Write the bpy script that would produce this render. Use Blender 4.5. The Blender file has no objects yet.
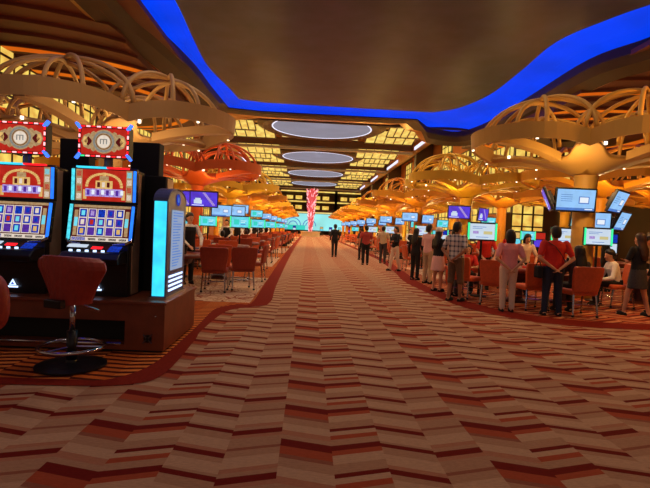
import bpy, math, random
from mathutils import Vector, Matrix
random.seed(7)
PI = math.pi
SC = bpy.context.scene
COL = SC.collection

# ------------------------------------------------------------------ colour
def lin(c):
    r = []
    for x in c[:3]:
        x /= 255.0
        r.append(x / 12.92 if x <= .04045 else ((x + .055) / 1.055) ** 2.4)
    return tuple(r) + (1.0,)

# ------------------------------------------------------------------ camera
cd = bpy.data.cameras.new('camera')
cam = bpy.data.objects.new('camera', cd)
COL.objects.link(cam)
cd.sensor_fit = 'HORIZONTAL'; cd.sensor_width = 36.0
cd.lens = 36.0 * 470.0 / 650.0
cd.clip_start = .05; cd.clip_end = 400
RM = Matrix(((0.9983419860766859, -0.043588552457264715, -0.037594107665148715),
             (-0.03612567195158878, 0.034000636189730614, -0.9987686880733369),
             (0.04481310493035839, 0.9984708282335413, 0.03236959674025652)))
cam.matrix_world = Matrix.Translation((0, 0, 1.5)) @ RM.to_4x4()
SC.camera = cam

# ------------------------------------------------------------------ world, exposure
w = bpy.data.worlds.new('world'); SC.world = w; w.use_nodes = True
bg = w.node_tree.nodes['Background']
bg.inputs[0].default_value = lin((255, 214, 186)); bg.inputs[1].default_value = .20
vs = SC.view_settings
vs.view_transform = 'Standard'; vs.look = 'None'; vs.gamma = 1.0
vs.use_curve_mapping = False; vs.exposure = 0.0

def lamp(name, kind, loc, energy, color, size=.05, rot=None, spot=None, blend=.6, parent=None, sizey=None):
    l = bpy.data.lights.new(name, kind); l.energy = energy; l.color = lin(color)[:3]
    if kind == 'AREA':
        l.size = size
        if sizey: l.shape = 'RECTANGLE'; l.size_y = sizey
    else: l.shadow_soft_size = size
    if kind == 'SPOT': l.spot_size = math.radians(spot or 120); l.spot_blend = blend
    o = bpy.data.objects.new(name, l); COL.objects.link(o); o.location = loc
    if rot: o.rotation_euler = rot
    if parent: o.parent = parent
    return o
WARM = (255, 220, 178); AMB = (255, 205, 118)
# recessed ceiling spots over the aisle
for y, e, c in ((1.0, 60, (255, 224, 200)), (6.5, 190, (255, 222, 194)), (13, 420, (255, 216, 176)), (20, 800, WARM), (27, 1100, WARM)):
    for x in (-1.2, 3.6):
        lamp('ceiling_spot_light', 'SPOT', (x, y, 9.3), e, c, .25, spot=125)
for k in range(4):
    y = 45 + 18.5 * k
    for x in (-3.5, 1, 5.5):
        lamp('atrium_spot_light', 'SPOT', (x, y, 10.6), 2600, (255, 220, 170), .3, spot=130)

# ------------------------------------------------------------------ materials
for x, tx in ((-2.6, -5.2), (4.6, 7.3)):
    d_ = Vector((tx - x, 5.6, -4.6))
    lamp('rim_fill_spot', 'SPOT', (x, 4.4, 8.6), 420, (255, 205, 140), .15, rot=d_.to_track_quat('-Z', 'Y').to_euler(), spot=44)  # added spots without a fixture, brighten the rims of the nearest columns
lamp('carpet_fill_light', 'POINT', (8.2, 8.0, 4.2), 300, (255, 170, 66), .2)  # added fill lamp, lays an amber patch on the right-hand carpet

# ------------------------------------------------------------------ materials helpers
def _new(name):
    m = bpy.data.materials.new(name); m.use_nodes = True
    nt = m.node_tree; return m, nt, nt.nodes['Principled BSDF']

def mat(name, c, rough=.55, metal=0.0, var=.12, scale=6.0, bump=0.0, spec=.5):
    m, nt, b = _new(name)
    b.inputs['Roughness'].default_value = rough; b.inputs['Metallic'].default_value = metal
    b.inputs['Specular IOR Level'].default_value = spec
    n = nt.nodes.new('ShaderNodeTexNoise'); n.inputs['Scale'].default_value = scale; n.inputs['Detail'].default_value = 3
    tc = nt.nodes.new('ShaderNodeTexCoord'); nt.links.new(tc.outputs['Object'], n.inputs['Vector'])
    r = nt.nodes.new('ShaderNodeValToRGB'); L = lin(c)
    r.color_ramp.elements[0].position = .3; r.color_ramp.elements[1].position = .7
    r.color_ramp.elements[0].color = tuple(v * (1 - var) for v in L[:3]) + (1,)
    r.color_ramp.elements[1].color = tuple(min(1, v * (1 + var)) for v in L[:3]) + (1,)
    nt.links.new(n.outputs['Fac'], r.inputs[0]); nt.links.new(r.outputs[0], b.inputs['Base Color'])
    if bump:
        bp = nt.nodes.new('ShaderNodeBump'); bp.inputs['Strength'].default_value = bump
        nt.links.new(n.outputs['Fac'], bp.inputs['Height']); nt.links.new(bp.outputs[0], b.inputs['Normal'])
    return m

def glow(name, c, s=1.0, var=0.0, scale=3.0, base=None):
    m, nt, b = _new(name)
    b.inputs['Base Color'].default_value = lin(base or (8, 8, 8)); b.inputs['Roughness'].default_value = .7; b.inputs['Specular IOR Level'].default_value = .05
    b.inputs['Emission Color'].default_value = lin(c); b.inputs['Emission Strength'].default_value = s
    if var:
        n = nt.nodes.new('ShaderNodeTexNoise'); n.inputs['Scale'].default_value = scale
        tc = nt.nodes.new('ShaderNodeTexCoord'); nt.links.new(tc.outputs['Object'], n.inputs['Vector'])
        r = nt.nodes.new('ShaderNodeValToRGB'); L = lin(c)
        r.color_ramp.elements[0].position = .35; r.color_ramp.elements[1].position = .65
        r.color_ramp.elements[0].color = (L[0] * (1 - .6 * var), L[1] * (1 - var), L[2] * (1 - var), 1)
        r.color_ramp.elements[1].color = (min(1, L[0] * 1.05), min(1, L[1] * (1 + .5 * var)), min(1, L[2] * (1 + var)), 1)
        nt.links.new(n.outputs['Fac'], r.inputs[0]); nt.links.new(r.outputs[0], b.inputs['Emission Color'])
    return m

class NG:
    def __init__(s, nt): s.nt = nt
    def m(s, op, a, b=None, c=None):
        n = s.nt.nodes.new('ShaderNodeMath'); n.operation = op
        for i, v in enumerate((a, b, c)):
            if v is None: continue
            if isinstance(v, (int, float)): n.inputs[i].default_value = v
            else: s.nt.links.new(v, n.inputs[i])
        return n.outputs[0]

def carpet(name, x0, wd, per, slant, ramps, rot=0.0, soft=.12):
    """zigzag carpet: columns of slanted stripes, one constant colour ramp per column in turn"""
    m, nt, b = _new(name); g = NG(nt)
    b.inputs['Roughness'].default_value = .95; b.inputs['Specular IOR Level'].default_value = .12
    geo = nt.nodes.new('ShaderNodeTexCoord')
    mp = nt.nodes.new('ShaderNodeMapping'); mp.inputs['Rotation'].default_value = (0, 0, rot)
    nt.links.new(geo.outputs['Object'], mp.inputs['Vector'])
    sp = nt.nodes.new('ShaderNodeSeparateXYZ'); nt.links.new(mp.outputs[0], sp.inputs[0])
    X, Y = sp.outputs[0], sp.outputs[1]
    u = g.m('DIVIDE', g.m('SUBTRACT', X, x0), wd); k = g.m('FLOOR', u); f = g.m('FRACT', u)
    par = g.m('SUBTRACT', g.m('MULTIPLY', g.m('FLOORED_MODULO', k, 2.0), 2.0), 1.0)
    v = g.m('ADD', Y, g.m('MULTIPLY', g.m('MULTIPLY', par, g.m('SUBTRACT', f, .5)), -2 * slant))
    v = g.m('ADD', v, g.m('MULTIPLY', g.m('FRACT', g.m('MULTIPLY', g.m('FLOOR', g.m('DIVIDE', k, len(ramps))), .37)), per))
    t = g.m('FRACT', g.m('DIVIDE', v, per))
    outs = []
    for st in ramps:
        r = nt.nodes.new('ShaderNodeValToRGB'); cr = r.color_ramp; cr.interpolation = 'CONSTANT'
        cr.elements[0].position = 0; cr.elements[0].color = lin(st[0][1]); cr.elements[1].position = st[1][0]; cr.elements[1].color = lin(st[1][1])
        for p, c in st[2:]:
            e = cr.elements.new(p); e.color = lin(c)
        nt.links.new(t, r.inputs[0]); outs.append(r.outputs[0])
    km = g.m('FLOORED_MODULO', k, float(len(ramps)))
    cur = outs[0]
    for i in range(1, len(outs)):
        mx = nt.nodes.new('ShaderNodeMix'); mx.data_type = 'RGBA'
        nt.links.new(g.m('COMPARE', km, float(i), .4), mx.inputs[0])
        nt.links.new(cur, mx.inputs[6]); nt.links.new(outs[i], mx.inputs[7]); cur = mx.outputs[2]
    # woven mottling
    n = nt.nodes.new('ShaderNodeTexNoise'); n.inputs['Scale'].default_value = 22; n.inputs['Detail'].default_value = 6; n.inputs['Roughness'].default_value = .75
    mp2 = nt.nodes.new('ShaderNodeMapping'); mp2.inputs['Scale'].default_value = (1, 3.5, 1)
    nt.links.new(geo.outputs['Object'], mp2.inputs['Vector']); nt.links.new(mp2.outputs[0], n.inputs['Vector'])
    mul = g.m('ADD', g.m('MULTIPLY', n.outputs['Fac'], soft * 5), 1 - soft * 2.5)
    mx = nt.nodes.new('ShaderNodeMix'); mx.data_type = 'RGBA'; mx.blend_type = 'MULTIPLY'; mx.inputs[0].default_value = 1
    nt.links.new(cur, mx.inputs[6])
    cb = nt.nodes.new('ShaderNodeCombineColor')
    for i in range(3): nt.links.new(mul, cb.inputs[i])
    nt.links.new(cb.outputs[0], mx.inputs[7]); nt.links.new(mx.outputs[2], b.inputs['Base Color'])
    return m

DR = (112, 24, 18); OR = (164, 74, 46); TN = (172, 130, 100); CR = (188, 150, 118); RO = (172, 116, 88); MO = (146, 88, 66)
R1 = [(0, TN), (.10, RO), (.22, CR), (.40, TN), (.58, MO), (.66, OR), (.83, DR)]
R2 = [(0, TN), (.14, OR), (.24, CR), (.34, DR), (.42, TN), (.60, CR), (.78, OR), (.88, DR)]
R3 = [(0, CR), (.2, TN), (.30, DR), (.40, RO), (.48, CR), (.7, TN), (.86, DR), (.95, TN)]
R4 = [(0, RO), (.08, CR), (.3, TN), (.44, MO), (.5, TN), (.72, RO), (.8, DR), (.92, TN)]
M = {}
M['carpet'] = carpet('aisle carpet', -.125, .352, .65, .05, [R1, R2, R3, R4], soft=.2)
o1 = (205, 104, 40); o2 = (224, 128, 58); d1 = (86, 30, 16)
M['carpet_orange'] = carpet('orange striped carpet', 0, .36, .13, .03, [[(0, o1), (.55, d1), (.97, o2)], [(0, o2), (.5, d1), (.95, o1)]], soft=.08)
M['carpet_right'] = carpet('rust zigzag carpet', 0, .5, .42, .14, [[(0, (186, 96, 60)), (.34, (112, 34, 22)), (.62, (206, 140, 98)), (.86, (120, 40, 26))], [(0, (206, 140, 98)), (.3, (120, 40, 26)), (.6, (190, 100, 62)), (.85, (112, 34, 22))]])
M['border'] = mat('dark red border carpet', (128, 36, 24), .95, 0, .15, 30, spec=.1)
def medallion():
    m, nt, b = _new('beige scroll carpet'); b.inputs['Roughness'].default_value = .95; b.inputs['Specular IOR Level'].default_value = .1
    tc = nt.nodes.new('ShaderNodeTexCoord'); v = nt.nodes.new('ShaderNodeTexVoronoi'); v.feature = 'DISTANCE_TO_EDGE'; v.inputs['Scale'].default_value = 2.6
    n = nt.nodes.new('ShaderNodeTexNoise'); n.inputs['Scale'].default_value = 3; mx = nt.nodes.new('ShaderNodeMix'); mx.data_type = 'RGBA'; mx.inputs[0].default_value = .25
    nt.links.new(tc.outputs['Object'], n.inputs['Vector']); nt.links.new(tc.outputs['Object'], mx.inputs[6]); nt.links.new(n.outputs['Color'], mx.inputs[7])
    nt.links.new(mx.outputs[2], v.inputs['Vector'])
    r = nt.nodes.new('ShaderNodeValToRGB'); cr = r.color_ramp; cr.interpolation = 'CONSTANT'
    cr.elements[0].color = lin((150, 84, 60)); cr.elements[1].position = .035; cr.elements[1].color = lin((206, 176, 148))
    for p, c in ((.14, (172, 122, 92)), (.18, (214, 188, 160)), (.26, (160, 96, 70)), (.29, (206, 172, 140))):
        e = cr.elements.new(p); e.color = lin(c)
    nt.links.new(v.outputs['Distance'], r.inputs[0]); nt.links.new(r.outputs[0], b.inputs['Base Color'])
    return m
M['medallion'] = medallion()
for nm, c, ro, me, va, sc in (
    ('ceil_brown', (56, 54, 104), .42, 0, .25, .8), ('dark_brown', (52, 30, 22), .6, 0, .2, 1), ('bronze', (170, 118, 60), .38, .6, .15, .8),
    ('terrace', (92, 44, 36), .6, 0, .15, .5), ('olive', (202, 158, 76), .55, 0, .06, 1), ('beige', (190, 154, 104), .55, 0, .06, 1), ('terra', (206, 92, 34), .55, 0, .08, 1),
    ('gold', (214, 166, 40), .5, 0, .07, 1), ('amber', (210, 140, 28), .5, 0, .07, 1), ('wood', (128, 62, 36), .38, 0, .18, 5), ('wood_dark', (70, 34, 24), .4, 0, .2, 5),
    ('black', (14, 13, 16), .35, 0, .2, 8), ('black_matt', (20, 18, 20), .7, 0, .2, 8), ('cab_brown', (196, 156, 124), .4, .1, .15, 6), ('chrome', (200, 200, 206), .15, 1, .03, 4),
    ('grey_metal', (110, 112, 122), .3, .9, .05, 4), ('leather_stool', (158, 54, 42), .5, 0, .12, 20), ('leather_orange', (206, 92, 50), .45, 0, .1, 20),
    ('leather_red', (150, 58, 40), .45, 0, .1, 20), ('felt', (150, 70, 44), .9, 0, .1, 30), ('rail', (110, 44, 30), .4, 0, .15, 20), ('chip_white', (224, 214, 200), .5, 0, .05, 5),
    ('pale_disc', (176, 172, 180), .6, 0, .06, 1), ('wall', (170, 104, 50), .6, 0, .12, .6), ('wall_dark', (74, 42, 26), .6, 0, .2, .6), ('mullion', (60, 34, 20), .5, 0, .15, 4),
    ('grey_beam', (150, 142, 140), .5, .2, .06, 2), ('skin_a', (206, 150, 116), .55, 0, .05, 10), ('skin_b', (160, 106, 76), .55, 0, .05, 10), ('hair', (22, 16, 14), .45, 0, .3, 40),
    ('hair_brown', (58, 32, 20), .45, 0, .3, 40), ('c_black', (22, 20, 24), .85, 0, .2, 30), ('c_white', (228, 222, 216), .85, 0, .06, 30), ('c_red', (214, 40, 30), .8, 0, .08, 30),
    ('c_pink', (236, 150, 150), .8, 0, .06, 30), ('c_cream', (226, 200, 176), .85, 0, .06, 30), ('c_jeans', (34, 44, 66), .85, 0, .2, 40), ('c_khaki', (104, 82, 62), .85, 0, .12, 30),
    ('c_maroon', (168, 60, 56), .8, 0, .1, 30), ('c_palepink', (226, 176, 170), .85, 0, .06, 30), ('c_beige', (190, 164, 130), .85, 0, .1, 30), ('c_charcoal', (60, 56, 60), .9, 0, .15, 30),
    ('c_orange', (232, 90, 40), .8, 0, .1, 30), ('lip', (150, 70, 62), .5, 0, .05, 10), ('c_blue', (70, 96, 150), .85, 0, .1, 30)):
    M[nm] = mat(nm.replace('_', ' '), c, ro, me, va, sc)
def plaid():
    m, nt, b = _new('plaid cloth'); g = NG(nt); b.inputs['Roughness'].default_value = .9
    tc = nt.nodes.new('ShaderNodeTexCoord'); sp = nt.nodes.new('ShaderNodeSeparateXYZ'); nt.links.new(tc.outputs['Object'], sp.inputs[0])
    a = g.m('LESS_THAN', g.m('FRACT', g.m('MULTIPLY', g.m('ADD', sp.outputs[0], sp.outputs[1]), 9)), .35)
    c = g.m('LESS_THAN', g.m('FRACT', g.m('MULTIPLY', sp.outputs[2], 9)), .35)
    s = g.m('MULTIPLY', g.m('ADD', a, c), .5)
    r = nt.nodes.new('ShaderNodeValToRGB'); r.color_ramp.elements[0].color = lin((214, 206, 200)); r.color_ramp.elements[1].color = lin((62, 66, 92))
    nt.links.new(s, r.inputs[0]); nt.links.new(r.outputs[0], b.inputs['Base Color']); return m
M['ceil_brown'].node_tree.nodes['Principled BSDF'].inputs['Specular IOR Level'].default_value = .28
M['plaid'] = plaid()
M['sign_body'] = mat('painted sign body', (84, 92, 132), .4, .2, .08, 3)
G = {}
for nm, c, s, va, sc in (('s_panel', (150, 168, 200), .9, .05, 3), ('disc_painted_light', (150, 148, 164), .8, .06, .5),
    ('gold_panel', (255, 214, 104), 1.0, .3, 1.3), ('gold_window', (255, 208, 92), 1.0, .35, 1.6), ('cream_panel', (255, 226, 140), .9, .15, 1), ('blue', (0, 62, 238), 1.0, .12, .35),
    ('blue_edge', (10, 96, 255), 1.2, 0, 1), ('cove_orange', (255, 120, 20), .75, .3, .5), ('white_strip', (232, 232, 255), 1.2, 0, 1), ('white_dot', (255, 238, 205), 3, 0, 1),
    ('cyan', (60, 214, 255), 1.3, .2, 5), ('cyan_edge', (80, 220, 240), 1.2, .3, 25), ('blue_strip', (40, 120, 255), 1.5, .2, 12), ('led_red', (255, 30, 40), 1.5, 0, 1), ('led_pink', (255, 170, 175), 2, 0, 1),
    ('led_green', (60, 240, 150), 1.3, 0, 1), ('led_blue', (60, 110, 255), 2, 0, 1), ('led_white', (190, 215, 255), 2, 0, 1), ('s_red', (196, 44, 30), .9, .2, 14), ('s_gold', (235, 190, 110), .9, .2, 30),
    ('s_tan', (196, 160, 110), .8, .25, 40), ('s_cream', (240, 225, 205), .9, .1, 30), ('s_lilac', (186, 160, 224), .9, .4, 60), ('s_purple', (90, 50, 160), .9, .2, 30), ('s_blue', (24, 62, 190), .8, .4, 40),
    ('s_dark', (34, 20, 30), .8, 0, 3), ('s_maroon', (96, 24, 24), .8, .2, 20), ('s_grey', (150, 150, 140), .8, .2, 40), ('s_sky', (150, 200, 246), 1.0, .08, 4), ('s_white', (232, 240, 250), 1.0, 0, 1),
    ('s_pale', (206, 224, 240), .95, .05, 3), ('s_violet', (92, 62, 210), 1.0, .25, 3), ('s_teal', (60, 214, 196), 1.0, .1, .3), ('s_aqua', (150, 232, 226), 1.1, .2, .15), ('s_cyan', (110, 220, 236), 1.0, .15, 5),
    ('s_mid', (86, 132, 210), .9, .1, 6), ('pink_glass', (255, 90, 90), .9, .3, 1), ('s_sand', (214, 200, 140), .9, 0, 1), ('exit_green', (40, 200, 110), 1, 0, 1)):
    G[nm] = glow(nm.replace('_', ' '), c, s, va, sc)

# ------------------------------------------------------------------ mesh builder
class MB:
    def __init__(s): s.v = []; s.f = []; s.mi = []; s.T = Matrix.Identity(4)
    def add(s, vs, fs, mi=0):
        o = len(s.v); s.v += [tuple(s.T @ Vector(p)) for p in vs]; s.f += [tuple(i + o for i in f) for f in fs]; s.mi += [mi] * len(fs); return s
    def box(s, x0, x1, y0, y1, z0, z1, mi=0):
        return s.add([(x, y, z) for z in (z0, z1) for y in (y0, y1) for x in (x0, x1)],
                     [(0, 2, 3, 1), (4, 5, 7, 6), (0, 1, 5, 4), (2, 6, 7, 3), (0, 4, 6, 2), (1, 3, 7, 5)], mi)
    def loft(s, rings, mi=0, cap=True, closed=False):
        n = len(rings[0]); vs = [p for r in rings for p in r]; fs = []
        k = len(rings)
        for i in range(k if closed else k - 1):
            a, b = i * n, ((i + 1) % k) * n
            for j in range(n): fs.append((a + j, a + (j + 1) % n, b + (j + 1) % n, b + j))
        if cap and not closed: fs.append(tuple(range(n))[::-1]); fs.append(tuple(range((k - 1) * n, k * n)))
        return s.add(vs, fs, mi)
    def lathe(s, prof, n=24, c=(0, 0), mi=0, sx=1, sy=1, cap=True):
        return s.loft([[(c[0] + r * sx * math.cos(2 * PI * j / n), c[1] + r * sy * math.sin(2 * PI * j / n), z) for j in range(n)] for r, z in prof], mi, cap)
    def tube(s, pts, r, n=8, mi=0, closed=False, flat=1.0):
        P = [Vector(p) for p in pts]; rings = []; k = len(P)
        up = Vector((0, 0, 1)); prev = None
        for i, p in enumerate(P):
            if closed: d = P[(i + 1) % k] - P[i - 1]
            else: d = P[min(i + 1, k - 1)] - P[max(i - 1, 0)]
            d.normalize()
            if prev is None:
                a = up.cross(d)
                if a.length < .05: a = Vector((1, 0, 0)).cross(d)
            else: a = prev - d * prev.dot(d)
            a.normalize(); prev = a; b = d.cross(a)
            rr = r[i] if isinstance(r, (list, tuple)) else r
            rings.append([tuple(p + a * rr * math.cos(2 * PI * j / n) + b * rr * flat * math.sin(2 * PI * j / n)) for j in range(n)])
        return s.loft(rings, mi, True, closed)
    def ball(s, c, rx, ry=None, rz=None, n=14, mi=0):
        ry = ry or rx; rz = rz or rx; k = n // 2 + 1
        return s.loft([[(c[0] + rx * math.sin(PI * (i + .02) / (k + .04)) * math.cos(2 * PI * j / n), c[1] + ry * math.sin(PI * (i + .02) / (k + .04)) * math.sin(2 * PI * j / n), c[2] - rz * math.cos(PI * i / k)) for j in range(n)] for i in range(k + 1)], mi)
    def cone(s, a, b, r0, r1, n=10, ends=True):
        """tapered capsule, closed"""
        a = Vector(a); b = Vector(b); d = (b - a)
        L = d.length or 1e-4; d /= L
        t = [(-.85 * r0, .5 * r0), (-.5 * r0, .86 * r0), (0, r0), (L, r1), (L + .5 * r1, .86 * r1), (L + .85 * r1, .5 * r1)]
        u = d.orthogonal().normalized(); w_ = d.cross(u)
        return s.loft([[tuple(a + d * h + (u * math.cos(2 * PI * j / n) + w_ * math.sin(2 * PI * j / n)) * r) for j in range(n)] for h, r in t])
    def prism(s, poly, z0, z1, mi=0):
        n = len(poly)
        return s.add([(x, y, z0) for x, y in poly] + [(x, y, z1) for x, y in poly],
                     [tuple(range(n))[::-1], tuple(range(n, 2 * n))] + [(i, (i + 1) % n, n + (i + 1) % n, n + i) for i in range(n)], mi)
    def prismx(s, poly, x0, x1, mi=0):
        n = len(poly)
        return s.add([(x0, y, z) for y, z in poly] + [(x1, y, z) for y, z in poly],
                     [tuple(range(n)), tuple(range(n, 2 * n))[::-1]] + [(i, n + i, n + (i + 1) % n, (i + 1) % n) for i in range(n)], mi)
    def build(s, name, mats, parent=None, smooth=False, bevel=0, loc=None, remesh=0):
        me = bpy.data.meshes.new(name); me.from_pydata(s.v, [], s.f)
        if not isinstance(mats, (list, tuple)): mats = [mats]
        for m in mats: me.materials.append(m)
        me.polygons.foreach_set('material_index', s.mi)
        if smooth: me.polygons.foreach_set('use_smooth', [True] * len(s.f))
        me.update()
        o = bpy.data.objects.new(name, me); COL.objects.link(o)
        if parent: o.parent = parent
        if loc: o.location = loc
        if bevel:
            b = o.modifiers.new('bevel', 'BEVEL'); b.width = bevel; b.segments = 2; b.limit_method = 'ANGLE'
        if remesh:
            r = o.modifiers.new('remesh', 'REMESH'); r.mode = 'VOXEL'; r.voxel_size = remesh; r.use_smooth_shade = True
            q = o.modifiers.new('smooth', 'SMOOTH'); q.iterations = 3; q.factor = .5
        return o

def tag(o, label=None, cat=None, group=None, kind=None):
    if label: o['label'] = label
    if cat: o['category'] = cat
    if group: o['group'] = group
    if kind: o['kind'] = kind
    return o
def empty(name, loc, rz=0, label=None, cat=None, group=None):
    o = bpy.data.objects.new(name, None); COL.objects.link(o); o.location = loc; o.rotation_euler = (0, 0, rz)
    o.empty_display_size = .1
    return tag(o, label, cat, group)
KIDS = {}
def copy_tree(o, parent=None):
    c = o.copy(); COL.objects.link(c)
    if parent: c.parent = parent
    for ch in list(o.children): copy_tree(ch, c)
    return c
def place(src, used, loc, rz, label, group=None):
    o = copy_tree(src) if used[0] else src
    used[0] = True
    o.location = loc; o.rotation_euler = (0, 0, rz); o['label'] = label
    if group: o['group'] = group
    return o
def struct(name, mb, m, parent=None, **k):
    o = mb.build(name, m, parent, **k)
    if parent is None: o['kind'] = 'structure'
    return o
ORD = ['nearest', 'second', 'third', 'fourth', 'fifth', 'sixth', 'seventh', 'eighth', 'ninth', 'tenth', 'eleventh', 'twelfth', 'thirteenth', 'fourteenth', 'fifteenth', 'sixteenth']

# ------------------------------------------------------------------ floor
struct('floor', MB().box(-12.4, 14, -6, 118, -.1, 0), M['carpet'])
def smooth_line(pts, n=6):
    out = []
    P = [pts[0]] + pts + [pts[-1]]
    for i in range(1, len(P) - 2):
        for k in range(n):
            t = k / n
            out.append(tuple(.5 * (2 * P[i][d] + (P[i + 1][d] - P[i - 1][d]) * t + (2 * P[i - 1][d] - 5 * P[i][d] + 4 * P[i + 1][d] - P[i + 2][d]) * t * t + (3 * P[i][d] - P[i - 1][d] - 3 * P[i + 1][d] + P[i + 2][d]) * t ** 3) for d in (0, 1)))
    out.append(pts[-1]); return out
Lo = smooth_line([(-.95, 110), (-.95, 60), (-.9, 30), (-.76, 13.2), (-.68, 9.3), (-.98, 8.68), (-1.34, 8.1), (-1.42, 6.6), (-1.38, 6.0), (-1.35, 4.65), (-1.56, 4.30), (-2.14, 4.21), (-3.2, 4.2), (-5, 4.2)])
Li = smooth_line([(-1.3, 110), (-1.3, 60), (-1.25, 30), (-1.07, 13.1), (-1.02, 9.3), (-1.25, 8.9), (-1.56, 8.35), (-1.55, 7.0), (-1.54, 6.3), (-1.56, 4.95), (-1.80, 4.42), (-2.2, 4.38), (-3.2, 4.38), (-5, 4.38)])
Ro = smooth_line([(3.75, 110), (3.75, 60), (3.75, 30), (3.7, 24), (3.3, 17.5), (3.0, 14.2), (3.1, 11.3), (3.3, 9.6), (3.85, 8.5), (4.7, 7.95), (6.0, 7.85), (9, 8.0), (21.9, 8.4)])
Ri = smooth_line([(4.15, 110), (4.15, 60), (4.15, 30), (4.1, 24), (3.75, 18), (3.45, 14.4), (3.5, 11.9), (3.75, 10.1), (4.3, 9.0), (5.2, 8.5), (6.6, 8.4), (9, 8.5), (21.9, 8.9)])
def ribbon(a, b, z): 
    mb = MB(); n = max(len(a), len(b))
    def rs(l):
        return [l[min(len(l) - 1, round(i * (len(l) - 1) / (n - 1)))] for i in range(n)]
    a = rs(a); b = rs(b)
    mb.add([(x, y, z) for x, y in a] + [(x, y, z) for x, y in b], [(i, i + 1, n + i + 1, n + i) for i in range(n - 1)])
    return mb
struct('trim_1', ribbon(Lo, Li, .006), M['border'])
struct('trim_2', ribbon(Ro, Ri, .006), M['border'])
Le = [(-12.4, p[1]) for p in Li]; 
zl = MB(); n_ = len(Li)
poly = Li + [(-12.3, 4.38), (-12.3, 110)]
struct('floor_left', MB().add([(x, y, .003) for x, y in poly], [tuple(range(len(poly)))]), M['carpet_orange'])
poly = Ri + [(21.9, 33.9), (13.9, 34), (13.9, 110)]
struct('floor_right', MB().add([(x, y, .003) for x, y in poly], [tuple(range(len(poly)))]), M['carpet_right'])
for i, (y0, y1) in enumerate(((9.1, 13.6), (17.5, 23), (27, 33), (37, 43), (47, 53), (57, 63), (67, 73))):
    xr = -1.06 if i == 0 else -1.28
    struct('floor_inlay_left', MB().add([(xr, y0, .0045), (xr - (.02 if i == 0 else 0), y1, .0045), (-9.5, y1, .0045), (-9.5, y0, .0045)], [(0, 1, 2, 3)]), M['medallion'])
for i, (y0, y1, x0) in enumerate(((15.5, 20, 4.15), (25, 30, 4.25), (35, 41, 4.2), (47, 54, 4.2))):
    struct('floor_inlay_right', MB().add([(x0, y0, .0045), (12, y0, .0045), (12, y1, .0045), (x0, y1, .0045)], [(0, 1, 2, 3)]), M['medallion'])

# ------------------------------------------------------------------ walls with gold windows
struct('wall_left', MB().box(-12.7, -12.4, 5, 118, 0, 12.2), M['wall'])
struct('wall_right', MB().box(14, 14.3, 34, 118, 0, 12.2), M['wall'])
struct('wall_right_alcove', MB().box(22, 22.3, -6, 34, 0, 9.2), M['wall_dark'])
struct('wall_right_return', MB().box(14, 22, 34, 34.3, 0, 9.2), M['wall_dark'])
struct('floor_alcove', MB().box(14, 22, -6, 34, -.1, 0), M['carpet_right'])
wn = [0]
def window_tower(x, yc, wdt, z0, z1, side, nz, ny=3):
    wn[0] += 1; s = 1 if side == 'l' else -1
    o = struct('window_%d' % wn[0], MB().box(min(x, x + s * .06), max(x, x + s * .06), yc - wdt / 2, yc + wdt / 2, z0, z1), G['gold_window'])
    mb = MB(); a, b = sorted((x + s * .06, x + s * .1))
    for k in range(nz + 1):
        z = z0 + (z1 - z0) * k / nz; mb.box(a, b, yc - wdt / 2, yc + wdt / 2, z - .045, z + .045)
    for k in range(ny + 1):
        y = yc - wdt / 2 + wdt * k / ny; t = .16 if k in (0, ny) else .035
        mb.box(a, b, y - t, y + t, z0, z1)
    mb.build('mullion', M['mullion'], o)
for k in range(11):
    y = 20.5 + 9.25 * k
    window_tower(-12.4, y, 3.2, .3, 10.8, 'l', 14)
    if k > 1: window_tower(14.0, y, 3.6, .3, 11.2 if k > 1 else 8.4, 'r', 15)
for k in range(10):
    y = 25.1 + 9.25 * k
    window_tower(-12.4, y, 4.9, 3.2, 8.2, 'l', 6, 6)
    if k > 0: window_tower(14.0, y, 4.9, 3.2, 9.0, 'r', 6, 6)
for i, xx in enumerate((16.0, 19.6)):
    wn[0] += 1
    o = struct('window_%d' % wn[0], MB().box(xx - 1.2, xx + 1.2, 33.9, 33.96, .6, 8.2), G['gold_window'])
    q = MB()
    for k in range(7): q.box(xx - 1.2, xx + 1.2, 33.8, 33.9, 3.2 + 5 * k / 6 - .05, 3.2 + 5 * k / 6 + .05)
    for k in range(3): q.box(xx - 1.2, xx + 1.2, 33.8, 33.9, .6 + .85 * k - .05, .6 + .85 * k + .05)
    for k in range(4): q.box(xx - 1.2 + .8 * k - .05, xx - 1.2 + .8 * k + .05, 33.8, 33.9, .6, 8.2)
    q.build('mullion', M['mullion'], o)
struct('wall_back', MB().box(-12.7, 14.3, 118, 118.4, 0, 12.2), M['wall_dark'])

# ------------------------------------------------------------------ ceilings
Pin = smooth_line([(-5.2, -4), (-5.2, 5), (-5.15, 12), (-5.15, 17.4), (-5.35, 21), (-5.45, 24.5), (-5.0, 28), (-4.75, 30.4)], 5) + \
      smooth_line([(-4.6, 30.9), (1, 31.0), (7.3, 31.1)], 3)[1:] + smooth_line([(8.0, 31.0), (9.2, 29.6), (9.95, 26.6), (9.9, 22.5), (9.75, 19), (10.6, 16.6), (11.8, 14), (12.4, 8), (12.4, -4)], 5)
def smo(k, n, a, b): return a + (b - a) * k / n
Pout = smooth_line([(-6.5, -4), (-6.6, 5), (-6.8, 12), (-6.85, 17.6), (-6.5, 20), (-6.05, 24), (-5.95, 28), (-5.75, 32.5)], 5) + \
       smooth_line([(-5.2, 33.0), (1, 33.0), (7.3, 32.9)], 3)[1:] + smooth_line([(8.5, 35.0), (11.2, 36.2), (12.2, 32.5), (12.1, 26), (12.0, 20.5), (12.9, 17.8), (13.7, 14), (13.8, 8), (13.8, -4)], 5)
nP = len(Pin); assert nP == len(Pout), (nP, len(Pout))
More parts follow.
